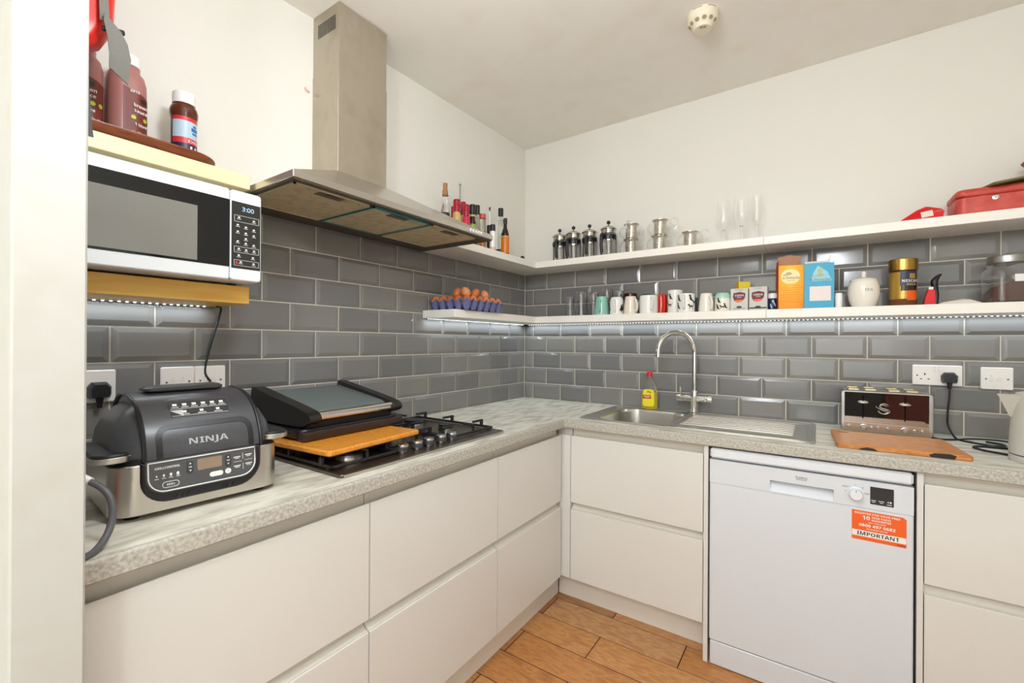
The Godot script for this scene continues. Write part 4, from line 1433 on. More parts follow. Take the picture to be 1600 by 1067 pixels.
func plug(label, at, turn):
	var t = thing("plug", label, "plug", at, turn)
	var m = MB.new()
	m.loft([[Vector3(-0.021, -0.018, 0), Vector3(0.021, -0.018, 0), Vector3(0.024, -0.008, 0), Vector3(0.024, 0.011, 0), Vector3(0.014, 0.024, 0), Vector3(-0.014, 0.024, 0), Vector3(-0.024, 0.011, 0), Vector3(-0.024, -0.008, 0)], [Vector3(-0.021, -0.018, 0.016), Vector3(0.021, -0.018, 0.016), Vector3(0.024, -0.008, 0.016), Vector3(0.024, 0.011, 0.016), Vector3(0.014, 0.024, 0.016), Vector3(-0.014, 0.024, 0.016), Vector3(-0.024, 0.011, 0.016), Vector3(-0.024, -0.008, 0.016)], [Vector3(-0.017, -0.015, 0.03), Vector3(0.017, -0.015, 0.03), Vector3(0.019, -0.007, 0.03), Vector3(0.019, 0.008, 0.03), Vector3(0.011, 0.018, 0.03), Vector3(-0.011, 0.018, 0.03), Vector3(-0.019, 0.008, 0.03), Vector3(-0.019, -0.007, 0.03)]])
	part("body", m, mats.black, t, 30.0)
	var g = MB.new()
	g.tube([Vector3(0, -0.016, 0.015), Vector3(0, -0.03, 0.015), Vector3(0, -0.044, 0.016)], [0.0095, 0.007, 0.0052], 12)
	part("cable_grip", g, mats.black, t)
	return t

func build_sockets_cables():
	var M = mats
	var f = 0.0078
	plate("double_socket", "white double socket with black plug on the back tiles beside the kettle", "socket", Vector3(2.018, 1.1435, f), 0, 0.150, 0.083, "double")
	plate("connection_unit", "white single connection unit right of the double socket by the kettle", "outlet plate", Vector3(2.1885, 1.139, f), 0, 0.0885, 0.086, "outlet")
	plate("double_socket", "white double socket behind the air fryer, half hidden by the wall end", "socket", Vector3(f, 1.1435, 2.178), 90, 0.146, 0.087, "double")
	plate("switch_plate", "left one of two adjoining white plates behind the air fryer handle, with two rockers", "switch", Vector3(f, 1.1445, 1.9605), 90, 0.0865, 0.087, "switch")
	plate("connection_unit", "right one of two adjoining white plates, with black flex running up to the tape", "outlet plate", Vector3(f, 1.1442, 1.8732), 90, 0.0865, 0.087, "outlet")
	plug("black plug in the double socket on the back wall", Vector3(2.053, 1.133, f + 0.0098), 0)
	plug("black plug in the socket behind the air fryer", Vector3(f + 0.0098, 1.131, 2.142), 90)
	var c = MB.new()
	c.tube(curve([Vector3(0.055, 1.3755, 1.872), Vector3(0.034, 1.372, 1.852), Vector3(0.02, 1.345, 1.851), Vector3(0.015, 1.3133, 1.857), Vector3(0.014, 1.2315, 1.878), Vector3(0.017, 1.17, 1.889), Vector3(0.0215, 1.138, 1.8745)], 8), 0.0032, 8)
	solo("tape_flex", c, M.black, "thin black flex hanging from the microwave shelf to the white plate", "cable")
	var p = MB.new()
	p.tube(curve([Vector3(2.053, 1.088, 0.034), Vector3(2.052, 1.06, 0.036), Vector3(2.046, 0.99, 0.042), Vector3(2.046, 0.945, 0.055), Vector3(2.056, 0.9085, 0.12), Vector3(2.085, 0.9075, 0.175), Vector3(2.13, 0.9075, 0.205), Vector3(2.165, 0.9075, 0.20), Vector3(2.17, 0.9075, 0.165), Vector3(2.135, 0.9075, 0.13)], 8), 0.0036, 8)
	solo("kettle_flex", p, M.black, "black flex from the plug on the back wall looping down behind the kettle", "cable")
	var q = MB.new()
	q.tube(curve([Vector3(1.97, 0.908, 0.13), Vector3(2.0, 0.9075, 0.165), Vector3(2.045, 0.9075, 0.15), Vector3(2.1, 0.912, 0.12), Vector3(2.17, 0.9125, 0.105), Vector3(2.24, 0.9075, 0.11)], 8), 0.0034, 8)
	solo("toaster_flex", q, M.black, "black flex running from the toaster along the back of the worktop", "cable")
	var r = MB.new()
	r.tube(curve([Vector3(2.2, 0.9075, 0.235), Vector3(2.135, 0.9075, 0.243), Vector3(2.088, 0.9075, 0.252), Vector3(2.07, 0.9075, 0.283), Vector3(2.085, 0.9075, 0.325), Vector3(2.12, 0.9075, 0.352), Vector3(2.138, 0.9075, 0.368)], 8), 0.0038, 8)
	solo("base_flex", r, M.black, "loop of black flex lying on the worktop in front of the kettle base", "cable")
	# loose grey flex by the wall end, with its connector
	var l = thing("extension_lead", "grey flex looping over the worktop beside the short white wall", "cable", Vector3.ZERO)
	var g = MB.new()
	g.tube(curve([Vector3(0.515, 1.013, 2.268), Vector3(0.54, 0.997, 2.2513), Vector3(0.556, 0.974, 2.2435), Vector3(0.566, 0.945, 2.246), Vector3(0.58, 0.922, 2.2577), Vector3(0.6, 0.9095, 2.278), Vector3(0.615, 0.9085, 2.299)], 8), 0.0058, 10)
	part("flex", g, M.mid_grey, l)
	var h = MB.new()
	h.tube([Vector3(0.49, 1.022, 2.29), Vector3(0.505, 1.0175, 2.275), Vector3(0.52, 1.0105, 2.2645)], [0.0085, 0.0085, 0.007], 12)
	part("connector", h, M.white, l)
	var o = MB.new()
	o.tube(curve([Vector3(0.47, 0.905, 2.296), Vector3(0.472, 0.95, 2.292), Vector3(0.474, 0.985, 2.284), Vector3(0.478, 1.0, 2.297)], 5), 0.012, 10, true, 0.5)
	solo("rubber_glove", o, M.orange_ink, "sliver of orange cloth on the worktop behind the white wall end", "cloth")

func more_materials():
	var M = mats
	M.film = col("1f8088", 0.3)
	M.filter_rim = col("cbbd9c", 0.4, 0.4)
	M.hood_latch = col("6b604c", 0.4, 0.4)
	M.mw = col("e6e9ea", 0.3)
	var im = Image.create(64, 64, false, Image.FORMAT_RGB8)
	im.fill(Color("8f8d86"))
	for y in 64:
		for x in 64:
			var d = Vector2((x + (16 if y >= 32 else 0)) % 32 - 16, y % 32 - 16).length()
			if d < 9.0: im.set_pixel(x, y, Color("57554f"))
	M.mw_mesh = col("ffffff", 0.12)
	M.mw_mesh.albedo_texture = ImageTexture.create_from_image(im)
	M.mw_mesh.uv1_scale = Vector3(36, 23, 1)
	M.mw_panel = col("2c2b29", 0.2)
	M.hob = col("6e6053", 0.28, 0.85)
	M.emboss = col("a9a9ab", 0.3)
	M.cast = col("1e1c1c", 0.55)
	M.fryer_handle = col("3c3a39", 0.35)
	M.panel_grey = col("4b4b4d", 0.4)
	M.display = col("8d7763", 0.12)
	M.grill_lip = col("30231f", 0.22)
	M.grill_lid = col("67706e", 0.3)
	M.grill_arm = col("1b1918", 0.38)
	M.chrome_soft = col("d6d2cc", 0.16, 1.0)
	M.clear_plastic = glass(Color(1, 1, 1), 0.03, 0.03)
	M.lemon = col("dcc21c", 0.1)
	M.yellow_label = col("f5e428", 0.4)
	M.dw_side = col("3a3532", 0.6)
	M.display_dark = col("262223", 0.18)
	M.toaster_strip = col("a98f7a", 0.28, 0.7)
	M.gold_pale = col("cdbd94", 0.25, 0.8)
	M.burn = col("231a14", 0.7)
	M.kettle = col("c3c0b5", 0.45)
	M.socket2 = col("e9e3dd", 0.3)
	M.sauce = col("a8716a", 0.32)
	M.hp_sauce = col("5a2a18", 0.1)
	M.brown_label = col("74281c", 0.45)
	M.lime = col("b4c832", 0.5)
	M.navy = col("1d2547", 0.4)
	M.pale_blue = col("b9cfe2", 0.4)
	M.blue = col("2a6fb5", 0.4)
	M.band_red = col("d2343a", 0.4)
	M.bag = col("e02a20", 0.28)
	M.bag_pale = col("e9b7ae", 0.3)
	M.webbing = tri_mat(col("ffffff", 0.9), Vector3.ONE * 20)
	M.webbing.albedo_texture = noise_tex(0.1, ["55544f", "8a8880", "6e6c66"], 91, 3)
	M.pulp = tri_mat(col("ffffff", 0.95), Vector3.ONE * 12)
	M.pulp.albedo_texture = noise_tex(0.05, ["5c5f8c", "70739f", "666a97"], 92, 3)
	M.egg0 = col("cf7a45", 0.45)
	M.egg1 = col("d98a58", 0.45)
	M.egg2 = col("c06a38", 0.45)
	M.alarm = col("e9dfc6", 0.4)
	M.alarm_hole = col("a09374", 0.7)
	M.cream_china = col("ece5d8", 0.15)
	M.beige_china = col("e6d9c8", 0.15)
	M.white_china = col("eceae4", 0.12)
	M.mint = col("8fc4b4", 0.15)
	M.mint_pale = col("a9d6c4", 0.2)
	M.red_china = col("d93a26", 0.15)
	M.maroon_china = col("3a1712", 0.2)
	M.print_dark = col("2c2623", 0.5)
	M.green = col("1d5a44", 0.4)
	M.box_grey = col("c9c7c1", 0.5)
	M.maroon = col("6a1620", 0.5)
	M.orange = col("f06a26", 0.5)
	M.yellow = col("f0d22e", 0.5)
	M.yellow_side = col("a8922c", 0.5)
	M.cardboard = col("b98a6c", 0.8)
	M.rust = col("b5481c", 0.5)
	M.sky_box = col("24a0c4", 0.4)
	M.sky_light = col("8ccfe0", 0.4)
	M.sugar = tri_mat(col("ffffff", 0.6), Vector3.ONE * 25)
	M.sugar.albedo_texture = noise_tex(0.03, ["e0cfca", "f4ece8", "d2bcb8"], 93, 3)
	var g = Gradient.new()
	g.offsets = PackedFloat32Array([0.0, 0.35, 1.0])
	g.colors = PackedColorArray([Color("ffe27a"), Color("ffb41e"), Color("f58a12")])
	var gt = GradientTexture2D.new()
	gt.gradient = g
	gt.fill = GradientTexture2D.FILL_RADIAL
	gt.fill_from = Vector2(0.45, 0.25)
	gt.fill_to = Vector2(1.1, 0.95)
	M.orange_front = col("ffffff", 0.4)
	M.orange_front.albedo_texture = gt
	M.coffee = tri_mat(col("ffffff", 0.9), Vector3.ONE * 20)
	M.coffee.albedo_texture = noise_tex(0.1, ["4a2412", "6e3a20", "5a2e18"], 94, 3)
	M.granules = col("6a3a1a", 0.8)
	M.label_gold = col("b8923e", 0.3, 0.5)
	M.cash_red = tri_mat(col("ffffff", 0.4), Vector3.ONE * 1.6)
	M.cash_red.albedo_texture = noise_tex(0.02, ["b8352c", "c84a3e", "d2604e"], 95, 3)
	M.bright_red = col("dc0e18", 0.22)
	M.olive = col("6e6b3c", 0.7)
	M.paper = col("e8ded0", 0.8)
	M.cork = tri_mat(col("ffffff", 0.9), Vector3.ONE * 30)
	M.cork.albedo_texture = noise_tex(0.1, ["8a5a38", "b58258", "a06c44"], 96, 3)
	M.wine_red = col("a51c30", 0.25)
	M.pink_label = col("cf2448", 0.3)
	M.straw = col("c9ab6a", 0.3)
	M.lime_label = col("8fa838", 0.4)
	M.amber_label = col("e07a18", 0.4)
	M.dark_oil = col("2a1c10", 0.1)
	M.food = col("a07a58", 0.6)
	M.cream_patch = col("fbe9b0", 0.4)
	M.sage = col("b9b98a", 0.5)
	M.orange_print = col("e07a14", 0.4)
	M.lid_steel = col("bdb8ae", 0.12, 1.0)
	M.lid_alu = col("a8a6a2", 0.35, 0.9)
	M.gold_oil = col("b9862c", 0.1)

# ---------------------------------------------------------------- tray with sauces above the microwave, and the red bag
func build_tray_shelf():
	var M = mats
	var y = 1.755
	var t = MB.new()
	var R = func(w, d, h): return ring_at(rr(w, d, 0.085, 8), h)
	t.loft([R.call(0.165, 0.345, 0.0005), R.call(0.185, 0.37, 0.006), R.call(0.2, 0.382, 0.02), R.call(0.2, 0.382, 0.025), R.call(0.192, 0.374, 0.025), R.call(0.175, 0.355, 0.008)], true, true)
	solo("serving_tray", t, M.tray_wood, "brown wooden tray with rounded ends on the yellow shelf above the microwave", "tray", Vector3(0.123, y, 2.1105))
	for i in 2:
		var j = thing("sauce_jug", ["large pinkish brown sauce jug with white cap, right of its twin on the tray", "large brown sauce jug on the tray, half hidden by the white wall end"][i], "jug", Vector3(0.105, y + 0.0085, 2.111 + 0.088 * i), 90, "brown sauce jugs on the tray")
		var b = MB.new()
		var S = func(w, h): return ring_at(rr(w, w * 0.92, w * 0.36, 7), h)
		b.loft([S.call(0.074, 0.0), S.call(0.081, 0.004), S.call(0.082, 0.15), S.call(0.081, 0.178), S.call(0.072, 0.198), S.call(0.056, 0.208), S.call(0.053, 0.226)])
		part("jug", b, M.sauce, j, 50.0)
		var c = MB.new()
		c.lathe([[0.0, 0.222], [0.029, 0.222], [0.030, 0.226], [0.029, 0.248], [0.026, 0.251], [0.0, 0.252]], 28)
		part("cap", c, M.white, j)
		# the label: a sheet wrapped over the right hand part of the jug
		var outline = rr(0.0835, 0.0835 * 0.92, 0.0835 * 0.36, 9)
		var yaw = 30 if i == 0 else 8
		var arc = []
		for k in 25:
			var a = deg_to_rad(yaw - 52 + 104.0 * k / 24)
			var d = Vector2(sin(a), cos(a))
			var best = 0.0
			for q in outline:
				pass
			for qi in outline.size():
				var hit = Geometry2D.segment_intersects_segment(Vector2.ZERO, d, outline[qi], outline[(qi + 1) % outline.size()])
				if hit != null: best = hit.length()
			arc.append(Vector3(d.x * best, 0, d.y * best))
		var l = MB.new()
		var at = func(k, h): return arc[k] + Vector3(0, h, 0)
		for k in 24:
			l.quad(at.call(k, 0.02), at.call(k + 1, 0.02), at.call(k + 1, 0.158 - 0.022 * k / 24.0), at.call(k, 0.158 - 0.022 * (k - 1) / 24.0))
		var lb = part("label", l, M.brown_label, j, 60.0)
		var pr = func(called, mat, k, h, made):
			var m = MB.new()
			var n = (arc[k + 1] - arc[k - 1]).normalized()
			var o = Vector3(-n.z, 0, n.x)
			if o.dot(arc[k]) < 0: o = -o
			m.t = Transform3D(Basis(n, Vector3.UP, o), arc[k] + Vector3(0, h, 0) + o * 0.0008)
			made.call(m)
			part(called, m, mat, lb)
		pr.call("lettering", M.mark, 12, 0.115, func(m): m.text("brown", 0.0085, bold))
		pr.call("lettering", M.mark, 12, 0.101, func(m): m.text("sauce", 0.0085, bold))
		pr.call("lettering", M.mark, 12, 0.066, func(m): m.text("1 litre", 0.0075, bold))
		pr.call("label_patch", M.black_soft, 14, 0.131, func(m): m.box(Vector3.ZERO, Vector3(0.014, 0.011, 0.0006)))
		for k in [7, 15, 20]:
			pr.call("badge", M.lime, k, 0.083, func(m): m.t = m.t * tf(0, 0, 0, 0, 90); m.lathe([[0.0, 0.0], [0.0055, 0.0], [0.0055, 0.0006], [0.0, 0.0006]], 16))
		for k in [7, 11, 15, 19]:
			pr.call("food_print", M.food, k, 0.038, func(m): m.ball(Vector3.ZERO, Vector3(0.008, 0.012, 0.0008), 10, 6))
		if i == 0: pr.call("lettering", M.mark, 8, 0.150, func(m): m.text("6813", 0.0065, bold))
	# squeezy sauce bottle, its label printed to be read the other way up
	var h = thing("sauce_bottle", "small brown sauce bottle with white cap and blue and red label, on the tray", "bottle", Vector3(0.105, y + 0.0085, 1.981), 90)
	var hb = MB.new()
	hb.lathe([[0.0, 0.0], [0.029, 0.0], [0.031, 0.004], [0.031, 0.135], [0.0335, 0.146], [0.0342, 0.158], [0.0315, 0.169], [0.026, 0.175], [0.025, 0.182], [0.0, 0.182]], 32)
	part("bottle", hb, M.hp_sauce, h)
	var hc = MB.new()
	hc.lathe([[0.0, 0.178], [0.0275, 0.178], [0.0278, 0.206], [0.0265, 0.21], [0.0, 0.2105]], 32)
	part("cap", hc, M.white, h)
	var bands = [[0.008, 0.062, M.navy], [0.062, 0.078, M.band_red], [0.078, 0.126, M.pale_blue], [0.126, 0.138, M.band_red]]
	var hl
	for e in bands:
		var m = MB.new()
		m.t = tf(0, 0, 0, 18)
		m.patch(0.1, e[1] - e[0], 0.0314, 24, Vector3(0, (e[0] + e[1]) / 2, 0))
		hl = part("label_band", m, e[2], h)
	var tw = tf(0, 0.044, 0, 30) * tf(0, 0, 0, 0, 0, 180)
	var m1 = MB.new()
	m1.t = tw
	m1.text("HP", 0.026, bold, 0.0319, 1.1)
	part("lettering", m1, M.mark, h)
	var m2 = MB.new()
	m2.t = tf(0, 0.07, 0, 30) * tf(0, 0, 0, 0, 0, 180)
	m2.text("SAUCE", 0.008, bold, 0.0319, 1.1)
	part("lettering", m2, M.mark, h)
	var m3 = MB.new()
	for q in [[-0.012, 0.012, 0.115, 0.006], [0.0, 0.022, 0.105, 0.010], [0.010, 0.016, 0.094, 0.006]]:
		m3.t = tf(0, q[2], 0, 34)
		m3.patch(q[1], q[3], 0.0318, 8, Vector3(0, 0, 0))
	part("label_picture", m3, M.blue, h)
	# red bag hanging from a hook on the wall end, with grey webbing
	var g = thing("red_bag", "red plastic bag hanging at the top left beside the white wall end", "bag", Vector3(0.2, 1.9, 2.225))
	var rings = []
	for e in [[-0.005, 0.02, 0.008, 0.062], [0.01, 0.045, 0.035, 0.045], [0.03, 0.065, 0.06, 0.028], [0.06, 0.085, 0.1, 0.008], [0.1, 0.095, 0.125, 0.002], [0.2, 0.095, 0.13, 0.0], [0.36, 0.08, 0.13, 0.0], [0.44, 0.02, 0.11, 0.0]]:
		rings.append(ring_at(rr(e[1], e[2], minf(e[1], e[2]) * 0.38, 6), e[0], 0.0, e[3]))
	var bm = MB.new()
	bm.loft(rings)
	part("bag", bm, M.bag, g, 50.0)
	var bp = MB.new()
	bp.loft([ring_at(rr(0.022, 0.012, 0.004, 3), -0.008, 0.004, 0.062), ring_at(rr(0.05, 0.045, 0.014, 3), 0.012, 0.004, 0.037), ring_at(rr(0.068, 0.066, 0.02, 3), 0.032, 0.003, 0.016)], true, false)
	part("pale_seam", bp, M.bag_pale, g, 50.0)
	var hk = MB.new()
	hk.tube([Vector3(0, 0.43, 0.0), Vector3(0, 0.47, 0.02), Vector3(0, 0.47, 0.079)], 0.004, 8)
	part("hook", hk, M.knob_steel, g)
	var web = func(pts, wd, label, called):
		var m = MB.new()
		var rr_ = []
		for p in pts:
			var c = p[0]
			var d = Vector3(0, 0, 1).rotated(Vector3.UP, p[1]) * wd * p[2] * 0.5
			var n = d.cross(Vector3.UP).normalized() * 0.0016
			var sl = Vector3(0, p[3] if p.size() > 3 else 0.0, 0)
			rr_.append([c + d + n + sl, c - d + n - sl, c - d - n - sl, c + d - n + sl])
		m.loft(rr_)
		return m
	var w1 = web.call([[Vector3(0.262, 2.12, 2.196), 0.2, 0.6], [Vector3(0.258, 2.05, 2.192), 0.1, 0.55], [Vector3(0.262, 1.995, 2.19), 0.0, 0.6]], 0.03, "", "")
	var wt = thing("webbing_strap", "grey webbing strap end hanging down in front of the red bag and sauce jug", "strap", Vector3.ZERO)
	part("upper_strap", w1, M.webbing, wt)
	var w2 = web.call([[Vector3(0.272, 2.005, 2.189), 0.1, 0.25, 0.004], [Vector3(0.275, 1.985, 2.18), 0.1, 0.75, 0.004], [Vector3(0.280, 1.955, 2.172), 0.0, 0.85], [Vector3(0.284, 1.92, 2.168), -0.1, 0.9], [Vector3(0.280, 1.892, 2.1685), -0.05, 0.85, 0.006], [Vector3(0.278, 1.876, 2.169), 0.0, 0.8, 0.012]], 0.042, "", "")
	part("strap_end", w2, M.webbing, wt, 60.0)
	var bk = MB.new()
	bk.tube([Vector3(0.268, 1.975, 2.196), Vector3(0.27, 1.98, 2.18), Vector3(0.268, 1.985, 2.158)], 0.006, 8)
	part("buckle", bk, M.black_soft, wt)
	var ws = web.call([[Vector3(0.25, 1.90, 2.2225), 0.1, 0.7], [Vector3(0.25, 1.82, 2.2195), 0.05, 0.72], [Vector3(0.25, 1.75, 2.2165), 0.0, 0.85], [Vector3(0.25, 1.728, 2.2155), 0.0, 1.0]], 0.02, "", "")
	part("hanging_tail", ws, M.black_soft, wt)

# ---------------------------------------------------------------- bottles on the upper shelf of the left wall
func bottle(called, label, category, at, prof, mat, extra = [], turn = 90.0, seg = 22):
	var t = thing(called, label, category, at, turn, "bottles and jars beside the cooker hood")
	var m = MB.new()
	m.lathe(prof, seg)
	part("bottle", m, mat, t)
	for e in extra:
		var k = MB.new()
		k.lathe(e[1], seg)
		part(e[0], k, e[2], t)
	return t

func sleeve(r, y0, y1): return [[0.0, y0], [r, y0], [r, y1], [0.0, y1]]

func build_oil_bottles():
	var M = mats
	var u = UP + 0.0002
	var c = bottle("cork_bottle", "tall clear bottle with cork stopper and black label, nearest the cooker hood", "bottle", Vector3(0.1, u, 0.885), [[0.0, 0.0], [0.021, 0.0], [0.022, 0.003], [0.022, 0.15], [0.017, 0.175], [0.0115, 0.195], [0.0105, 0.245], [0.013, 0.248], [0.013, 0.255], [0.0, 0.255]], M.glass_thin, [["label", sleeve(0.0224, 0.085, 0.15), M.black_soft], ["contents", [[0.0, 0.004], [0.018, 0.004], [0.019, 0.14], [0.0, 0.14]], M.straw], ["neck_seal", [[0.0, 0.234], [0.0135, 0.234], [0.0135, 0.262], [0.0, 0.262]], M.cork], ["cork", [[0.0, 0.255], [0.0105, 0.258], [0.0115, 0.296], [0.0, 0.298]], M.cork]])
	var w = MB.new()
	var loop = []
	for i in 15: loop.append(Vector3(0.0145 * cos(TAU * i / 14.0), 0.238, 0.0145 * sin(TAU * i / 14.0)))
	w.tube(loop + [Vector3(0.026, 0.243, 0)], 0.0012, 6)
	part("wire", w, M.mid_grey, c)
	var s = MB.new()
	s.tube([Vector3(0.06, u, 0.716), Vector3(0.055, u + 0.18, 0.72), Vector3(0.056, u + 0.34, 0.725)], 0.0028, 8)
	var sk = solo("skewer", s, M.knob_steel, "thin metal rod with a steel ball end, standing among the red capped bottles", "utensil")
	var sb = MB.new()
	sb.ball(Vector3(0.056, u + 0.349, 0.7255), Vector3.ONE * 0.0095, 16, 10)
	part("ball_end", sb, M.chrome, sk)
	var red_prof = func(r, h): return [[0.0, 0.0], [r, 0.0], [r * 1.04, 0.004], [r, h * 0.45], [r * 0.8, h * 0.68], [r * 0.62, h * 0.72], [r * 0.6, h * 0.85], [0.0, h * 0.85]]
	var rcap = func(r, h): return [[0.0, h * 0.72], [r * 0.7, h * 0.72], [r * 0.68, h * 0.85], [r * 0.76, h * 0.86], [r * 0.74, h * 0.98], [r * 0.6, h], [0.0, h]]
	bottle("sauce_bottle", "squat yellowish bottle with a red cap, left one of the red capped bottles", "bottle", Vector3(0.13, u, 0.833), red_prof.call(0.0235, 0.226), M.straw, [["cap", rcap.call(0.0235, 0.226), M.wine_red]])
	bottle("sauce_bottle", "red capped bottle standing just behind the yellowish one", "bottle", Vector3(0.075, u, 0.795), red_prof.call(0.018, 0.21), M.straw, [["cap", rcap.call(0.018, 0.21), M.wine_red]])
	bottle("sauce_bottle", "red capped bottle standing behind the pink labelled one", "bottle", Vector3(0.09, u, 0.738), red_prof.call(0.019, 0.245), M.straw, [["cap", rcap.call(0.019, 0.245), M.wine_red]])
	bottle("sauce_bottle", "pink labelled bottle with red cap beside the hood edge", "bottle", Vector3(0.14, u, 0.772), red_prof.call(0.0225, 0.214), M.pink_label, [["cap", rcap.call(0.0225, 0.214), M.wine_red]])
	bottle("oil_bottle", "dark bottle with black cap and lime green label", "bottle", Vector3(0.13, u, 0.711), [[0.0, 0.0], [0.018, 0.0], [0.019, 0.003], [0.019, 0.135], [0.0145, 0.155], [0.0135, 0.2], [0.0, 0.2]], M.dark_oil, [["label", sleeve(0.0194, 0.075, 0.128), M.lime_label], ["neck_band", sleeve(0.0142, 0.163, 0.178), M.straw], ["cap", [[0.0, 0.185], [0.016, 0.185], [0.016, 0.228], [0.014, 0.231], [0.0, 0.231]], M.black]])
	bottle("oil_bottle", "slim clear oil bottle with black cap beside the lime green label", "bottle", Vector3(0.11, u, 0.646), [[0.0, 0.0], [0.0165, 0.0], [0.0175, 0.003], [0.0175, 0.14], [0.0125, 0.17], [0.0115, 0.215], [0.0, 0.215]], M.glass_thin, [["oil", [[0.0, 0.003], [0.0155, 0.003], [0.016, 0.12], [0.0, 0.12]], M.gold_oil], ["cap", [[0.0, 0.2], [0.014, 0.2], [0.014, 0.245], [0.012, 0.248], [0.0, 0.248]], M.black]])
	bottle("spice_jar", "small spice jar with a reddish lid and amber contents", "jar", Vector3(0.12, u, 0.6125), [[0.0, 0.0], [0.0165, 0.0], [0.0175, 0.003], [0.0175, 0.17], [0.015, 0.182], [0.0, 0.182]], M.glass_thin, [["spice", [[0.0, 0.003], [0.016, 0.003], [0.016, 0.115], [0.0, 0.115]], M.amber_label], ["lid", [[0.0, 0.182], [0.0175, 0.182], [0.0175, 0.207], [0.0, 0.208]], M.cash_red]])
	bottle("spice_jar", "dark spice jar tucked behind the reddish lidded jar", "jar", Vector3(0.07, u, 0.57), [[0.0, 0.0], [0.0165, 0.0], [0.0175, 0.003], [0.0175, 0.18], [0.015, 0.19], [0.0, 0.19]], M.straw, [["lid", [[0.0, 0.19], [0.0175, 0.19], [0.0175, 0.214], [0.0, 0.215]], M.cardboard]])
	var bt = thing("basting_brush", "black utensil tub with a white handled brush standing up in it", "brush", Vector3(0.12, u, 0.548), 90)
	var b1 = MB.new()
	b1.lathe([[0.0, 0.0], [0.014, 0.0], [0.0165, 0.16], [0.0, 0.162]], 18)
	part("tub", b1, M.black_soft, bt)
	var b2 = MB.new()
	b2.tube([Vector3(0.0, 0.15, 0.0), Vector3(0.012, 0.21, -0.01), Vector3(0.022, 0.25, -0.018)], 0.003, 8)
	part("handle", b2, M.white, bt)
	var b3 = MB.new()
	b3.tube([Vector3(0.021, 0.247, -0.017), Vector3(0.026, 0.27, -0.021)], [0.004, 0.007], 8, true, 0.5)
	part("brush_head", b3, M.dark_grey, bt)
	bottle("sauce_bottle", "small white labelled bottle with black cap, partly behind the hood corner", "bottle", Vector3(0.15, u, 0.561), [[0.0, 0.0], [0.015, 0.0], [0.016, 0.003], [0.016, 0.115], [0.012, 0.13], [0.0, 0.13]], M.white, [["label_band", sleeve(0.0163, 0.012, 0.035), M.bag_pale], ["cap", [[0.0, 0.122], [0.0152, 0.122], [0.0145, 0.155], [0.012, 0.158], [0.0, 0.159]], M.black]])
	var k = bottle("spirit_bottle", "tall clear glass bottle with black cap and black and white label", "bottle", Vector3(0.1, u, 0.418), [[0.0, 0.0], [0.031, 0.0], [0.0335, 0.004], [0.0335, 0.175], [0.031, 0.2], [0.02, 0.216], [0.0135, 0.226], [0.0135, 0.262], [0.0, 0.262]], M.glass_thin, [["liquid", [[0.0, 0.004], [0.0305, 0.004], [0.0305, 0.05], [0.0, 0.05]], M.dark_oil], ["collar", sleeve(0.0145, 0.243, 0.25), M.black], ["cap", [[0.0, 0.252], [0.0155, 0.252], [0.0155, 0.288], [0.0135, 0.291], [0.0, 0.291]], M.black]])
	var kl = MB.new()
	kl.t = tf(0, 0, 0, -14)
	kl.patch(0.042, 0.115, 0.0339, 12, Vector3(0, 0.083, 0))
	var lab = part("label", kl, M.black_soft, k)
	var kp = MB.new()
	for e in [[0.055, 0.02, 0.005], [0.088, 0.006, 0.05], [0.12, 0.02, 0.006], [0.034, 0.024, 0.012]]:
		kp.t = tf(0, 0, 0, -14)
		kp.patch(e[1], e[2], 0.0343, 8, Vector3(0, e[0], 0))
	part("label_print", kp, M.mark, lab)
	bottle("sauce_bottle", "dark bottle with a bright orange label, rightmost of the bottles", "bottle", Vector3(0.15, u, 0.443), [[0.0, 0.0], [0.0205, 0.0], [0.022, 0.003], [0.022, 0.125], [0.018, 0.145], [0.0105, 0.165], [0.0095, 0.2], [0.0, 0.2]], M.dark_oil, [["label", sleeve(0.0224, 0.02, 0.118), M.amber_label], ["label_edge", sleeve(0.0226, 0.112, 0.118), M.straw], ["cap", [[0.0, 0.19], [0.0115, 0.19], [0.0115, 0.219], [0.0, 0.22]], M.black]])
	var sc = MB.new()
	sc.ball(Vector3(0, 0.014, 0), Vector3(0.012, 0.014, 0.016), 12, 8)
	solo("bottle_stopper", sc, M.black_soft, "small black stopper lying alone near the corner of the upper shelf", "stopper", Vector3(0.165, u + 0.004, 0.285))

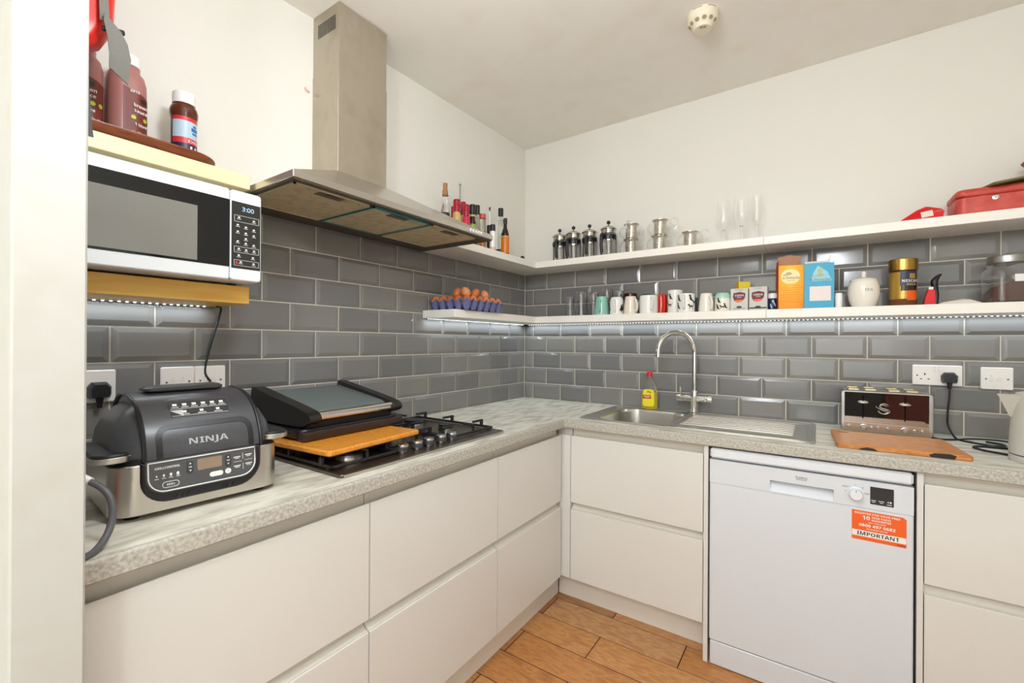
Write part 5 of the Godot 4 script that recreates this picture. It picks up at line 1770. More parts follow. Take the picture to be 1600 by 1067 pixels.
# ---------------------------------------------------------------- back wall, upper shelf
func build_upper_back():
	var M = mats
	var u = UP + 0.0002
	# coffee presses
	var c = thing("coffee_press", "", "coffee press", Vector3(0.326, u, 0.12), 12, "coffee presses on the upper shelf")
	c.set_meta("label", "small black framed glass coffee press, first from the corner")
	var g = MB.new()
	g.wall([[0.036, 0.004], [0.0385, 0.006], [0.0385, 0.125], [0.0405, 0.13]], 0.0018, 30)
	part("beaker", g, M.glass, c)
	var f = MB.new()
	f.lathe([[0.0, 0.0], [0.043, 0.0], [0.044, 0.004], [0.043, 0.012], [0.039, 0.013], [0.0, 0.0035]], 30)
	part("base", f, M.black, c)
	var bd = MB.new()
	bd.lathe([[0.0392, 0.098], [0.0430, 0.098], [0.0438, 0.11], [0.0430, 0.122], [0.0392, 0.122]], 30)
	bd.lathe([[0.0392, 0.103], [0.0392, 0.12]], 30)
	part("band", bd, M.black, c)
	for a in [0.9, 2.3, 3.9, 5.5]:
		var fl = MB.new()
		var p = Vector3(sin(a), 0, cos(a)) * 0.041
		fl.tube([p + Vector3(0, 0.008, 0), p + Vector3(0, 0.108, 0)], 0.0032, 6)
		part("frame_bar", fl, M.black, c)
	var h = MB.new()
	h.tube(curve([Vector3(0, 0.112, 0.04), Vector3(0, 0.119, 0.06), Vector3(0, 0.108, 0.074), Vector3(0, 0.06, 0.076), Vector3(0, 0.016, 0.07)], 5), 0.0088, 10)
	part("handle", h, M.black, c)
	var pl = MB.new()
	pl.lathe([[0.0, 0.088], [0.036, 0.088], [0.0365, 0.096], [0.0, 0.098]], 28)
	part("plunger", pl, M.chrome, c)
	var ld = MB.new()
	ld.lathe([[0.0, 0.132], [0.038, 0.132], [0.039, 0.152], [0.0445, 0.1535], [0.045, 0.156], [0.036, 0.166], [0.018, 0.174], [0.005, 0.177], [0.0, 0.177]], 32)
	part("lid", ld, M.lid_steel, c)
	var kn = MB.new()
	kn.ball(Vector3(0, 0.1945, 0), Vector3.ONE * 0.0108, 16, 10)
	kn.tube([Vector3(0, 0.09, 0), Vector3(0, 0.19, 0)], 0.002, 8)
	part("plunger_knob", kn, M.black, c)
	var labels = ["small black framed glass coffee press, second from the corner", "small black framed glass coffee press, third from the corner", "small black framed glass coffee press beside the silver cups"]
	for i in 3:
		var o = again(c, labels[i], Vector3([0.418, 0.521, 0.637][i], u, 0.12), [-2.0, 10.0, -8.0][i])
		o.scale = Vector3.ONE * [1.02, 1.0, 1.02][i]
	# silver cups in round glass holders
	var s = thing("silver_cup", "silver cup in a round glass holder, lower one of the left stack", "cup", Vector3(0.768, u, 0.12), 0, "silver cups in glass holders")
	var m = MB.new()
	m.wall([[0.0, 0.006], [0.029, 0.006], [0.0305, 0.009], [0.0305, 0.068], [0.033, 0.075], [0.041, 0.080], [0.0415, 0.083]], 0.0016, 30)
	part("cup", m, M.silver, s)
	var gl = MB.new()
	gl.wall([[0.0, 0.0], [0.03, 0.0], [0.046, 0.006], [0.063, 0.024], [0.067, 0.042], [0.06, 0.06], [0.046, 0.073], [0.0405, 0.0775]], 0.0014, 36)
	part("glass_holder", gl, M.pane, s)
	var gh = MB.new()
	gh.tube(curve([Vector3(0.02, 0.074, 0.042), Vector3(0.03, 0.088, 0.06), Vector3(0.034, 0.075, 0.08), Vector3(0.032, 0.045, 0.082), Vector3(0.026, 0.028, 0.066)], 6), 0.0035, 8)
	part("glass_handle", gh, M.glass_thin, s)
	again(s, "silver cup in a round glass holder, upper one of the left stack", Vector3(0.77, u + 0.0835, 0.12), -20)
	again(s, "silver cup in a round glass holder, lower one of the right stack", Vector3(0.922, u, 0.12), 5)
	again(s, "silver cup in a round glass holder, upper one of the right stack", Vector3(0.925, u + 0.0835, 0.12), 70)
	again(s, "single silver cup in a glass holder, standing alone next to the wine glasses", Vector3(1.077, u, 0.12), 62)
	# stemmed glasses
	var stem = func(at, label, bowl):
		var t = thing("wine_glass", label, "glass", at, 0, "stemmed glasses on the upper shelf")
		var ft = MB.new()
		ft.lathe([[0.0, 0.0], [0.033, 0.0], [0.033, 0.0016], [0.012, 0.005], [0.0045, 0.012], [0.0042, bowl[0][1] - 0.008], [0.009, bowl[0][1] + 0.001], [0.0, bowl[0][1] + 0.0015]], 28)
		part("stem", ft, M.glass, t)
		var bw = MB.new()
		bw.wall(bowl, 0.0012, 32)
		part("bowl", bw, M.pane, t)
		return t
	stem.call(Vector3(1.228, u, 0.1), "clear stemmed glass with a round bowl, left of three", [[0.0, 0.078], [0.012, 0.08], [0.03, 0.095], [0.037, 0.12], [0.037, 0.14], [0.03, 0.185], [0.0285, 0.22]])
	stem.call(Vector3(1.311, u, 0.12), "clear stemmed glass with a long bowl, middle of three", [[0.0, 0.082], [0.012, 0.084], [0.026, 0.10], [0.034, 0.135], [0.033, 0.17], [0.029, 0.216]])
	stem.call(Vector3(1.371, u, 0.08), "slim clear flute glass, right of three stemmed glasses", [[0.0, 0.085], [0.008, 0.087], [0.018, 0.105], [0.0235, 0.145], [0.0235, 0.19], [0.021, 0.228]])
	# red pouch, cash box, papers
	var p = thing("red_packet", "shiny red crumpled packet with a small white label, left of the cash box", "packet", Vector3(1.955, u, 0.15), -4)
	var pm = MB.new()
	pm.loft([[Vector3(-0.073, 0.0, 0.03), Vector3(0.052, 0.0, 0.03), Vector3(0.055, 0.0, -0.05), Vector3(-0.06, 0.0, -0.05)], [Vector3(-0.072, 0.008, 0.028), Vector3(0.057, 0.03, 0.026), Vector3(0.06, 0.03, -0.05), Vector3(-0.058, 0.008, -0.048)], [Vector3(-0.022, 0.047, 0.006), Vector3(0.05, 0.045, 0.0), Vector3(0.054, 0.043, -0.045), Vector3(-0.01, 0.045, -0.045)], [Vector3(0.006, 0.062, -0.012), Vector3(0.018, 0.06, -0.014), Vector3(0.022, 0.055, -0.04), Vector3(0.006, 0.058, -0.04)]])
	part("packet", pm, M.bright_red, p, 30.0)
	var pw = MB.new()
	pw.t = tf(0.008, 0.024, 0.0275, 0, -12, 8)
	pw.box(Vector3.ZERO, Vector3(0.034, 0.024, 0.001))
	part("label", pw, M.paper, p)
	var cb = thing("cash_box", "red metal cash box with round lock at the right end of the upper shelf", "cash box", Vector3(2.2, u, 0.125), 0)
	var b = MB.new()
	b.t = flat_t()
	b.prism(rr(0.325, 0.165, 0.026, 6), 0.0, 0.062, 0.002)
	part("box", b, M.cash_red, cb)
	var lt = MB.new()
	lt.t = flat_t()
	lt.prism(rr(0.329, 0.169, 0.027, 6), 0.0635, 0.092, 0.007)
	part("lid", lt, M.cash_red, cb, 50.0)
	var lk = MB.new()
	lk.t = tf(-0.062, 0.05, 0.0825, 0, 90)
	lk.lathe([[0.0, 0.0], [0.0095, 0.0], [0.0095, 0.002], [0.0075, 0.003], [0.0, 0.0032]], 20)
	part("lock", lk, M.chrome, cb)
	var kh = MB.new()
	kh.span(Vector3(-0.0628, 0.0465, 0.085), Vector3(-0.0612, 0.0535, 0.0863))
	part("keyhole", kh, M.ink, cb)
	var gp = MB.new()
	gp.t = tf(0, 0, 0, 0, 5, 7)
	gp.box(Vector3(0, 0.004, 0), Vector3(0.2, 0.007, 0.17), 0.001)
	solo("folder", gp, M.olive, "olive green folder lying askew on top of the red cash box", "folder", Vector3(2.212, u + 0.106, 0.155), 8)
	var op = MB.new()
	op.t = tf(0, 0, 0, 0, 0, 40)
	op.box(Vector3(0.03, 0.045, 0), Vector3(0.1, 0.09, 0.03), 0.003)
	solo("orange_carton", op, M.rust, "corner of an orange carton standing on the folder at the right edge", "carton", Vector3(2.297, u + 0.125, 0.115), 0)

# ---------------------------------------------------------------- back wall, lower shelf
func blot(m, R, ang, y, w, h, tilt = 0.0):      # a small printed blob on a round mug
	var n = 10
	var c = []
	for i in n:
		var a = TAU * i / n
		var q = Vector2(cos(a) * w * 0.5, sin(a) * h * 0.5).rotated(tilt)
		var g = ang + q.x / R
		c.append(Vector3(sin(g) * R, y + q.y, cos(g) * R))
	var mid = Vector3(sin(ang) * R * 1.002, y, cos(ang) * R * 1.002)
	for i in n: m.tri(mid, c[i], c[(i + 1) % n])

func figure(m, R, ang, y, s, kind):             # little animals printed on the mugs
	if kind == 0:       # penguin
		blot(m, R, ang, y, 0.010 * s, 0.022 * s)
		blot(m, R, ang, y + 0.013 * s, 0.007 * s, 0.007 * s)
		blot(m, R, ang + 0.006 * s / R, y - 0.002 * s, 0.003 * s, 0.014 * s, 0.4)
		blot(m, R, ang - 0.006 * s / R, y - 0.002 * s, 0.003 * s, 0.014 * s, -0.4)
	elif kind == 1:     # sitting dog
		blot(m, R, ang, y, 0.010 * s, 0.018 * s, 0.35)
		blot(m, R, ang - 0.003 * s / R, y + 0.011 * s, 0.009 * s, 0.008 * s)
		blot(m, R, ang + 0.006 * s / R, y - 0.007 * s, 0.010 * s, 0.005 * s, -0.3)
	else:               # standing dog
		blot(m, R, ang, y, 0.018 * s, 0.007 * s)
		blot(m, R, ang - 0.009 * s / R, y + 0.005 * s, 0.008 * s, 0.007 * s)
		for k in [-0.006, 0.006]: blot(m, R, ang + k * s / R, y - 0.006 * s, 0.0025 * s, 0.010 * s)
		blot(m, R, ang + 0.011 * s / R, y + 0.005 * s, 0.002 * s, 0.009 * s, -0.4)

func mug(label, at, turn, prof, mat, h0, h1, reach, thick = 0.0055, group = "mugs on the lower shelf"):
	# upside-down mug; the handle stands out along local +x between heights h0 and h1
	var t = thing("mug", label, "mug", at, turn, group)
	var m = MB.new()
	m.lathe(prof, 36)
	part("cup", m, mat, t, 50.0)
	var r0 = 0.0
	var r1 = 0.0
	for p in prof:
		if p[1] <= h0: r0 = maxf(p[0], 0.02)
		if p[1] <= h1: r1 = maxf(p[0], 0.02)
	var k = MB.new()
	k.tube(curve([Vector3(r0 - 0.004, h0, 0), Vector3(r0 + reach * 0.7, h0 + 0.004, 0), Vector3(maxf(r0, r1) + reach, (h0 + h1) * 0.5, 0), Vector3(r1 + reach * 0.7, h1 - 0.002, 0), Vector3(r1 - 0.004, h1 - 0.001, 0)], 6), thick, 10, true, 1.3)
	part("handle", k, mat, t)
	return t

func tumbler(label, at, r0, r1, h):
	var t = thing("tumbler", label, "glass", at, 0, "upside-down tumblers on the lower shelf")
	var m = MB.new()
	m.lathe([[r0 - 0.0018, 0.0], [r0, 0.0], [r1, h - 0.003], [r1 - 0.002, h], [0.0, h], [0.0, h - 0.007], [r1 - 0.0035, h - 0.008], [r0 - 0.0018, 0.0]], 28, Vector3.ZERO, 1.0, 1.0)
	part("glass", m, mats.glass, t)
	return t

func carton(called, label, at, turn, w, h, d, front, side, category = "box"):
	var t = thing(called, label, category, at, turn)
	part("carton", bx(Vector3(-w / 2, 0, -d), Vector3(w / 2, h, -0.0006), 0.0008), side, t)
	var m = MB.new()
	m.quad(Vector3(-w / 2 + 0.0008, 0.001, 0), Vector3(w / 2 - 0.0008, 0.001, 0), Vector3(w / 2 - 0.0008, h - 0.001, 0), Vector3(-w / 2 + 0.0008, h - 0.001, 0))
	part("front_print", m, front, t)
	return t

func build_lower_back():
	var M = mats
	var u = SH + 0.0002
	tumbler("short clear tumbler, first glass from the corner", Vector3(0.388, u, 0.1), 0.026, 0.0215, 0.12)
	tumbler("tall patterned clear tumbler, second glass from the corner", Vector3(0.456, u, 0.09), 0.035, 0.032, 0.147)
	tumbler("clear tumbler standing left of the mint green mug", Vector3(0.532, u, 0.085), 0.034, 0.03, 0.139)
	tumbler("tall clear tumbler behind the mint green mug", Vector3(0.606, u, 0.062), 0.034, 0.032, 0.157)
	tumbler("clear tumbler behind the penguin mug", Vector3(0.678, u, 0.06), 0.026, 0.024, 0.142)
	mug("dark brown mug half hidden behind the penguin mug", Vector3(0.744, u, 0.058), 150, [[0.0, 0.0], [0.036, 0.0], [0.037, 0.004], [0.037, 0.118], [0.034, 0.124], [0.0, 0.124]], M.maroon_china, 0.03, 0.095, 0.02)
	mug("mint green tapered mug standing upside down", Vector3(0.612, u, 0.15), -80, [[0.0, 0.0], [0.041, 0.0], [0.0425, 0.003], [0.041, 0.03], [0.035, 0.075], [0.0315, 0.099], [0.029, 0.104], [0.0, 0.105]], M.mint, 0.022, 0.078, 0.018, 0.006)
	var pg = mug("white mug with black penguins printed on it", Vector3(0.7, u, 0.15), -83, [[0.0, 0.0], [0.0355, 0.0], [0.0375, 0.003], [0.0375, 0.05], [0.036, 0.08], [0.031, 0.094], [0.026, 0.098], [0.0, 0.099]], M.white_china, 0.02, 0.075, 0.018)
	var pm = MB.new()
	for a in [[2.75, 0.036], [2.5, 0.03], [0.45, 0.035], [0.2, 0.028]]: figure(pm, 0.0379, a[0], a[1], 1.35, 0)
	part("penguin_print", pm, M.print_dark, pg)
	mug("cream beige tapered mug, right of the penguin mug", Vector3(0.779, u, 0.15), -35, [[0.0, 0.0], [0.0365, 0.0], [0.038, 0.003], [0.0365, 0.03], [0.0325, 0.07], [0.029, 0.092], [0.026, 0.097], [0.0, 0.098]], M.beige_china, 0.016, 0.078, 0.016, 0.006)
	mug("wide plain white mug between the beige and the red mug", Vector3(0.8765, u, 0.15), -58, [[0.0, 0.0], [0.0455, 0.0], [0.0468, 0.003], [0.0468, 0.088], [0.0445, 0.096], [0.0, 0.098]], M.white_china, 0.02, 0.08, 0.024)
	for i in 2:
		var gb = thing("green_capped_jar", ["small green capped jar behind the plain white mug, left of a pair", "small green capped jar behind the plain white mug, right of a pair"][i], "jar", Vector3(0.822 + 0.025 * i, u, 0.06), 0, "green capped jars")
		var jm = MB.new()
		jm.lathe([[0.0, 0.0], [0.010, 0.0], [0.0108, 0.002], [0.0108, 0.095], [0.009, 0.1], [0.0, 0.1]], 18)
		part("jar", jm, M.glass_thin, gb)
		var jc = MB.new()
		jc.lathe([[0.0, 0.099], [0.0108, 0.099], [0.0108, 0.117], [0.0, 0.118]], 18)
		part("cap", jc, M.green, gb)
	mug("bright red mug with a large handle, behind the plain white mug", Vector3(0.92, u, 0.072), -58, [[0.0, 0.0], [0.033, 0.0], [0.035, 0.003], [0.033, 0.06], [0.029, 0.1], [0.026, 0.106], [0.0, 0.107]], M.red_china, 0.012, 0.1, 0.017, 0.0065)
	var tall = mug("tall white mug with black spotted dogs, behind the shorter dog mug", Vector3(0.999, u, 0.1), 35, [[0.0, 0.0], [0.0365, 0.0], [0.0378, 0.003], [0.0378, 0.116], [0.036, 0.122], [0.0, 0.123]], M.white_china, 0.03, 0.095, 0.02)
	var tm = MB.new()
	for a in [[-1.25, 0.03, 1], [-1.2, 0.068, 1], [-1.05, 0.1, 2], [-0.5, 0.045, 2], [-0.4, 0.085, 1], [-1.6, 0.05, 2]]: figure(tm, 0.0382, a[0] - deg_to_rad(35), a[1], 1.2, a[2])
	part("dog_print", tm, M.print_dark, tall)
	var dg = mug("short white mug printed with black dogs, handle to the front", Vector3(1.068, u, 0.16), -88, [[0.0, 0.0], [0.0405, 0.0], [0.0418, 0.003], [0.0418, 0.088], [0.0405, 0.094], [0.0, 0.095]], M.white_china, 0.02, 0.08, 0.02)
	var dm = MB.new()
	for a in [[0.75, 0.03, 1], [0.85, 0.068, 1], [2.35, 0.03, 2], [2.3, 0.068, 1], [2.85, 0.052, 2]]: figure(dm, 0.0423, a[0], a[1], 1.3, a[2])
	part("dog_print", dm, M.print_dark, dg)
	mug("pale grey tapered mug, left of the mint topped mug", Vector3(1.161, u, 0.15), -52, [[0.0, 0.0], [0.035, 0.0], [0.0365, 0.003], [0.035, 0.03], [0.0305, 0.07], [0.0275, 0.088], [0.025, 0.092], [0.0, 0.093]], M.cream_china, 0.014, 0.07, 0.017, 0.006)
	mug("grey mug standing in shadow behind the gap left of the pale grey mug", Vector3(1.118, u, 0.07), 40, [[0.0, 0.0], [0.029, 0.0], [0.03, 0.003], [0.03, 0.075], [0.028, 0.08], [0.0, 0.08]], M.mid_grey, 0.02, 0.06, 0.018)
	var mt = mug("white dog mug with a mint green base, left of the coffee pod boxes", Vector3(1.235, u, 0.15), 75, [[0.0, 0.0], [0.0345, 0.0], [0.036, 0.003], [0.036, 0.04], [0.0358, 0.062]], M.cream_china, 0.02, 0.055, 0.018)
	var mc = MB.new()
	mc.lathe([[0.0, 0.058], [0.0358, 0.06], [0.0345, 0.076], [0.03, 0.087], [0.024, 0.091], [0.0, 0.092]], 36)
	part("mint_base", mc, M.mint_pale, mt)
	var mm = MB.new()
	for a in [[-0.35, 0.05, 1], [0.1, 0.022, 2], [-0.5, 0.02, 1], [0.45, 0.024, 1]]: figure(mm, 0.0364, a[0] - deg_to_rad(75), a[1], 1.0, a[2])
	part("dog_print", mm, M.print_dark, mt)
	# coffee pod boxes
	for i in 2:
		var x = [1.3085, 1.3865][i]
		var h = [0.1065, 0.110][i]
		var b = carton("coffee_box", ["small grey coffee pod box with a maroon emblem, left of a pair", "small grey coffee pod box with a maroon emblem and dark base, right of a pair"][i], Vector3(x, u, 0.165), [1.0, -2.0][i], 0.074, h, 0.05, M.box_grey, M.box_grey)
		b.set_meta("group", "coffee pod boxes")
		var em = MB.new()
		em.prism(PackedVector2Array([Vector2(-0.024, 0.085), Vector2(0.004, 0.09), Vector2(0.026, 0.083), Vector2(0.024, 0.062), Vector2(0.012, 0.044), Vector2(-0.006, 0.04), Vector2(-0.022, 0.05), Vector2(-0.027, 0.068)]), 0.0, 0.0005)
		var e = part("emblem", em, M.maroon, b)
		var eo = MB.new()
		eo.prism(PackedVector2Array([Vector2(-0.02, 0.053), Vector2(0.018, 0.053), Vector2(0.011, 0.044), Vector2(-0.006, 0.040)]), 0.0003, 0.0008)
		part("emblem_glow", eo, M.orange, e)
		var lt = MB.new()
		lt.t = tf(0, 0.073, 0.0009)
		lt.text("COSTA", 0.0085, bold, 0.0, 1.05)
		lt.t = tf(0, 0.0635, 0.0009)
		lt.text("COFFEE", 0.0038, bold)
		part("lettering", lt, M.mark, e)
		var tt = MB.new()
		tt.t = tf(0, h - 0.008, 0.0005)
		tt.text("TASSIMO", 0.0045, plain_font, 0.0, 1.3)
		part("lettering", tt, M.mid_grey, b)
		var cp = MB.new()
		cp.ball(Vector3(0, 0.019 if i == 0 else 0.017, 0.0002), Vector3(0.012, 0.005, 0.0006), 14, 6)
		cp.box(Vector3(0, 0.012, 0.0003), Vector3(0.05 if i == 0 else 0.07, 0.002 if i == 0 else 0.006, 0.0006))
		part("cup_print", cp, M.print_dark, b)
	var yb = thing("yellow_box", "bright yellow box standing behind the coffee pod boxes", "box", Vector3(1.322, u, 0.09), 24)
	part("carton", bx(Vector3(-0.026, 0, -0.055), Vector3(0.026, 0.146, 0.0), 0.0008), M.yellow, yb)
	part("side", bx(Vector3(0.026, 0.001, -0.054), Vector3(0.0264, 0.145, -0.001)), M.yellow_side, yb)
	var cn = thing("blue_can", "small dark blue and white can between the coffee pod box and orange carton", "can", Vector3(1.441, u, 0.12))
	var cm = MB.new()
	cm.lathe([[0.0, 0.0], [0.0185, 0.0], [0.0195, 0.002], [0.0195, 0.056], [0.0, 0.056]], 24)
	part("can", cm, M.navy, cn)
	var ct = MB.new()
	ct.lathe([[0.0, 0.056], [0.0196, 0.056], [0.0196, 0.076], [0.018, 0.079], [0.0, 0.079]], 24)
	part("lid", ct, M.white, cn)
	var cs = MB.new()
	for q in [[0.5, 0.03, 0.006, 0.03, 0.4], [-0.2, 0.02, 0.006, 0.024, 0.3], [0.2, 0.042, 0.008, 0.012, 0.0]]: blot(cs, 0.0198, q[0], q[1], q[2], q[3], q[4])
	part("can_print", cs, M.pale_blue, cn)
	# sugar boxes
	var ob = carton("sugar_box", "tall orange sugar box with an open brown flap", Vector3(1.5185, u, 0.155), 13, 0.105, 0.2, 0.062, M.orange_front, M.rust)
	var fl = MB.new()
	fl.t = tf(-0.002, 0.2, -0.03, 0, -8)
	fl.prism(PackedVector2Array([Vector2(-0.05, 0.0), Vector2(0.036, 0.0), Vector2(0.044, 0.045), Vector2(0.012, 0.047), Vector2(0.01, 0.05), Vector2(-0.015, 0.05), Vector2(-0.018, 0.046), Vector2(-0.046, 0.042)]), -0.0008, 0.0008)
	part("flap", fl, M.cardboard, ob)
	var f2 = MB.new()
	f2.t = tf(-0.0515, 0.2, -0.03, 90)
	f2.prism(PackedVector2Array([Vector2(-0.028, 0.0), Vector2(0.028, 0.0), Vector2(0.02, 0.018), Vector2(-0.022, 0.02)]), -0.0008, 0.0008)
	part("side_flap", f2, M.rust, ob)
	var cl = MB.new()
	cl.prism(rr(0.074, 0.062, 0.03, 6, -0.006, 0.148), 0.0, 0.0004)
	part("pale_glow", cl, M.cream_patch, ob)
	var om = MB.new()
	om.t = tf(-0.004, 0.142, 0.0008)
	om.text("la Perruche", 0.0108, serif, 0.0, 0.82)
	om.t = tf(-0.004, 0.1295, 0.0008)
	om.text("PURE CANNE", 0.0034, plain_font)
	part("lettering", om, M.maroon, ob)
	var op = MB.new()
	op.ball(Vector3(-0.012, 0.161, 0.0006), Vector3(0.012, 0.007, 0.0005), 12, 6)
	op.ball(Vector3(-0.026, 0.155, 0.0006), Vector3(0.010, 0.0035, 0.0005), 12, 6)
	part("parrot_print", op, M.sage, ob)
	var ol = MB.new()
	for i in 8: ol.box(Vector3(0.0 - 0.003 * (i % 3), 0.108 - 0.0105 * i, 0.0003), Vector3(0.062 + 0.012 * ((i * 5) % 3), 0.0016, 0.0004))
	part("small_print", ol, M.orange_print, ob)
	var bb = carton("sugar_box", "tall turquoise blue sugar cube box with open white flaps", Vector3(1.6185, u, 0.152), 3, 0.108, 0.2, 0.062, M.sky_box, M.sky_box)
	var w = MB.new()
	w.t = tf(-0.004, 0.2, -0.055, 0, -20)
	w.prism(PackedVector2Array([Vector2(-0.05, 0.0), Vector2(0.05, 0.0), Vector2(0.044, 0.018), Vector2(-0.044, 0.018)]), -0.0006, 0.0006)
	part("flap", w, M.white, bb)
	var w2 = MB.new()
	w2.t = tf(0.034, 0.199, -0.012, 20)
	w2.prism(PackedVector2Array([Vector2(-0.011, 0.0), Vector2(0.006, 0.0), Vector2(0.009, 0.036)]), -0.0006, 0.0006)
	part("side_flap", w2, M.white, bb)
	var bg = MB.new()
	bg.prism(PackedVector2Array([Vector2(-0.03, 0.12), Vector2(0.046, 0.12), Vector2(0.03, 0.16), Vector2(-0.004, 0.188), Vector2(-0.02, 0.16)]), 0.0, 0.0004)
	part("pale_glow", bg, M.sky_light, bb)
	var bl = MB.new()
	bl.t = tf(0.004, 0.1265, 0.0008)
	bl.text("la Perruche", 0.0118, serif, 0.0, 0.82)
	part("lettering", bl, M.maroon, bb)
	var bp = MB.new()
	bp.ball(Vector3(0.004, 0.147, 0.0006), Vector3(0.014, 0.008, 0.0005), 12, 6)
	bp.ball(Vector3(-0.013, 0.144, 0.0006), Vector3(0.012, 0.004, 0.0005), 12, 6)
	bp.ball(Vector3(0.003, 0.166, 0.0006), Vector3(0.008, 0.012, 0.0005), 12, 6)
	part("parrot_print", bp, M.sage, bb)
	part("sugar_print", bx(Vector3(-0.034, 0.035, 0.0), Vector3(0.042, 0.098, 0.0006)), M.sugar, bb)
	var pc = thing("white_pot", "small plain white cylinder right of the blue sugar box", "pot", Vector3(1.688, u, 0.15))
	var pm2 = MB.new()
	pm2.lathe([[0.0, 0.0], [0.012, 0.0], [0.0125, 0.001], [0.0125, 0.062], [0.011, 0.064], [0.0, 0.0645]], 24)
	part("pot", pm2, M.white, pc)
	# tea jar
	var tj = thing("tea_jar", "round cream ceramic tea jar with knobbed lid", "jar", Vector3(1.772, u, 0.135))
	var jb = MB.new()
	jb.lathe([[0.0, 0.0], [0.036, 0.0], [0.04, 0.003], [0.05, 0.03], [0.0545, 0.06], [0.053, 0.088], [0.047, 0.108], [0.0445, 0.112], [0.0, 0.112]], 44)
	part("jar", jb, M.cream_china, tj)
	var jl = MB.new()
	jl.lathe([[0.0, 0.111], [0.047, 0.111], [0.048, 0.114], [0.044, 0.119], [0.02, 0.1255], [0.009, 0.128], [0.0075, 0.136], [0.0095, 0.143], [0.0085, 0.149], [0.004, 0.152], [0.0, 0.152]], 40)
	part("lid", jl, M.cream_china, tj)
	var jt = MB.new()
	jt.t = tf(0, 0.07, 0, 14)
	jt.text("TEA", 0.0095, serif, 0.0552, 1.15)
	part("lettering", jt, M.mid_grey, tj)
	# instant coffee jar
	var cj = thing("coffee_jar", "glass instant coffee jar with gold lid and navy label", "jar", Vector3(1.897, u, 0.133))
	var c1 = MB.new()
	c1.lathe([[0.0, 0.0], [0.04, 0.0], [0.043, 0.004], [0.043, 0.13], [0.04, 0.14], [0.0, 0.14]], 44)
	part("jar", c1, M.granules, cj)
	var c0 = MB.new()
	c0.lathe([[0.0434, 0.002], [0.0445, 0.004], [0.0445, 0.132], [0.0434, 0.134]], 44)
	var c2 = MB.new()
	c2.lathe([[0.0, 0.142], [0.0455, 0.142], [0.046, 0.145], [0.046, 0.184], [0.044, 0.188], [0.0, 0.1885]], 44)
	part("lid", c2, M.gold, cj)
	var wrap = func(called, mat, w_, y0, y1, yaw, R):
		var m = MB.new()
		m.t = tf(0, 0, 0, yaw)
		m.patch(w_, y1 - y0, R, 20, Vector3(0, (y0 + y1) / 2, 0))
		return part(called, m, mat, cj)
	wrap.call("label_gold", M.label_gold, 0.16, 0.028, 0.135, 0, 0.0434)
	wrap.call("label_navy", M.navy, 0.062, 0.08, 0.138, 22, 0.0437)
	wrap.call("label_orange", M.orange_ink, 0.034, 0.022, 0.06, 32, 0.0439)
	wrap.call("label_band", M.dark_oil, 0.06, 0.06, 0.08, 24, 0.0437)
	var cc = MB.new()
	cc.t = tf(0, 0.118, 0, 34)
	cc.patch(0.022, 0.02, 0.044, 8)
	part("label_crest", cc, M.label_gold, cj)
	for e in [["NESCAFÉ", 0.0985, 0.0105, M.mark], ["GOLD", 0.085, 0.0088, M.straw]]:
		var m = MB.new()
		m.t = tf(0, e[1], 0, 28)
		m.text(e[0], e[2], bold, 0.0442, 1.0)
		part("lettering", m, e[3], cj)
	# red and black bottle opener, paper, storage jar
	var ro = thing("can_opener", "red bodied kitchen tool with a black curved beak, between the coffee jars", "utensil", Vector3(1.979, u, 0.13), 5)
	var r1 = MB.new()
	r1.loft([[Vector3(-0.021, 0, 0.011), Vector3(0.012, 0, 0.011), Vector3(0.012, 0, -0.011), Vector3(-0.021, 0, -0.011)], [Vector3(-0.017, 0.03, 0.011), Vector3(0.013, 0.03, 0.011), Vector3(0.013, 0.03, -0.011), Vector3(-0.017, 0.03, -0.011)], [Vector3(-0.008, 0.062, 0.009), Vector3(0.011, 0.062, 0.009), Vector3(0.011, 0.062, -0.009), Vector3(-0.008, 0.062, -0.009)]])
	part("body", r1, M.bright_red, ro, 30.0)
	var r2 = MB.new()
	r2.tube(curve([Vector3(0.015, 0.0, 0), Vector3(0.018, 0.04, 0), Vector3(0.013, 0.075, 0), Vector3(0.012, 0.095, 0), Vector3(0.022, 0.113, 0), Vector3(0.033, 0.123, 0)], 5), [0.007, 0.0072, 0.0074, 0.0076, 0.0078, 0.008, 0.0082, 0.0085, 0.009, 0.0095, 0.010, 0.0105, 0.011, 0.0112, 0.0112, 0.011, 0.0105, 0.0098, 0.009, 0.008, 0.007, 0.006, 0.005, 0.004, 0.003, 0.002], 10)
	part("beak", r2, M.black, ro)
	var r3 = MB.new()
	r3.box(Vector3(0.0, 0.068, 0.0085), Vector3(0.014, 0.010, 0.004), 0.001)
	part("clasp", r3, M.white, ro)
	var pp = MB.new()
	pp.loft([[Vector3(-0.07, 0.0, 0.03), Vector3(0.07, 0.0, 0.035), Vector3(0.072, 0.0, -0.03), Vector3(-0.06, 0.0, -0.035)], [Vector3(-0.045, 0.012, 0.02), Vector3(0.03, 0.019, 0.022), Vector3(0.04, 0.018, -0.02), Vector3(-0.03, 0.014, -0.02)], [Vector3(-0.01, 0.018, 0.008), Vector3(0.012, 0.023, 0.008), Vector3(0.015, 0.022, -0.008), Vector3(-0.005, 0.02, -0.006)]])
	solo("paper_packet", pp, M.paper, "folded white paper packet lying left of the big storage jar", "packet", Vector3(2.058, u, 0.12), 4, "", 30.0)
	var sj = thing("storage_jar", "large square glass jar of ground coffee with silver lid and white label", "jar", Vector3(2.19, u, 0.122), 8)
	var outer = []
	for e in [[0.104, 0.0], [0.116, 0.004], [0.118, 0.02], [0.118, 0.105], [0.112, 0.122], [0.098, 0.132], [0.096, 0.145]]:
		outer.append(ring_at(rr(e[0], e[0], 0.03, 6), e[1]))
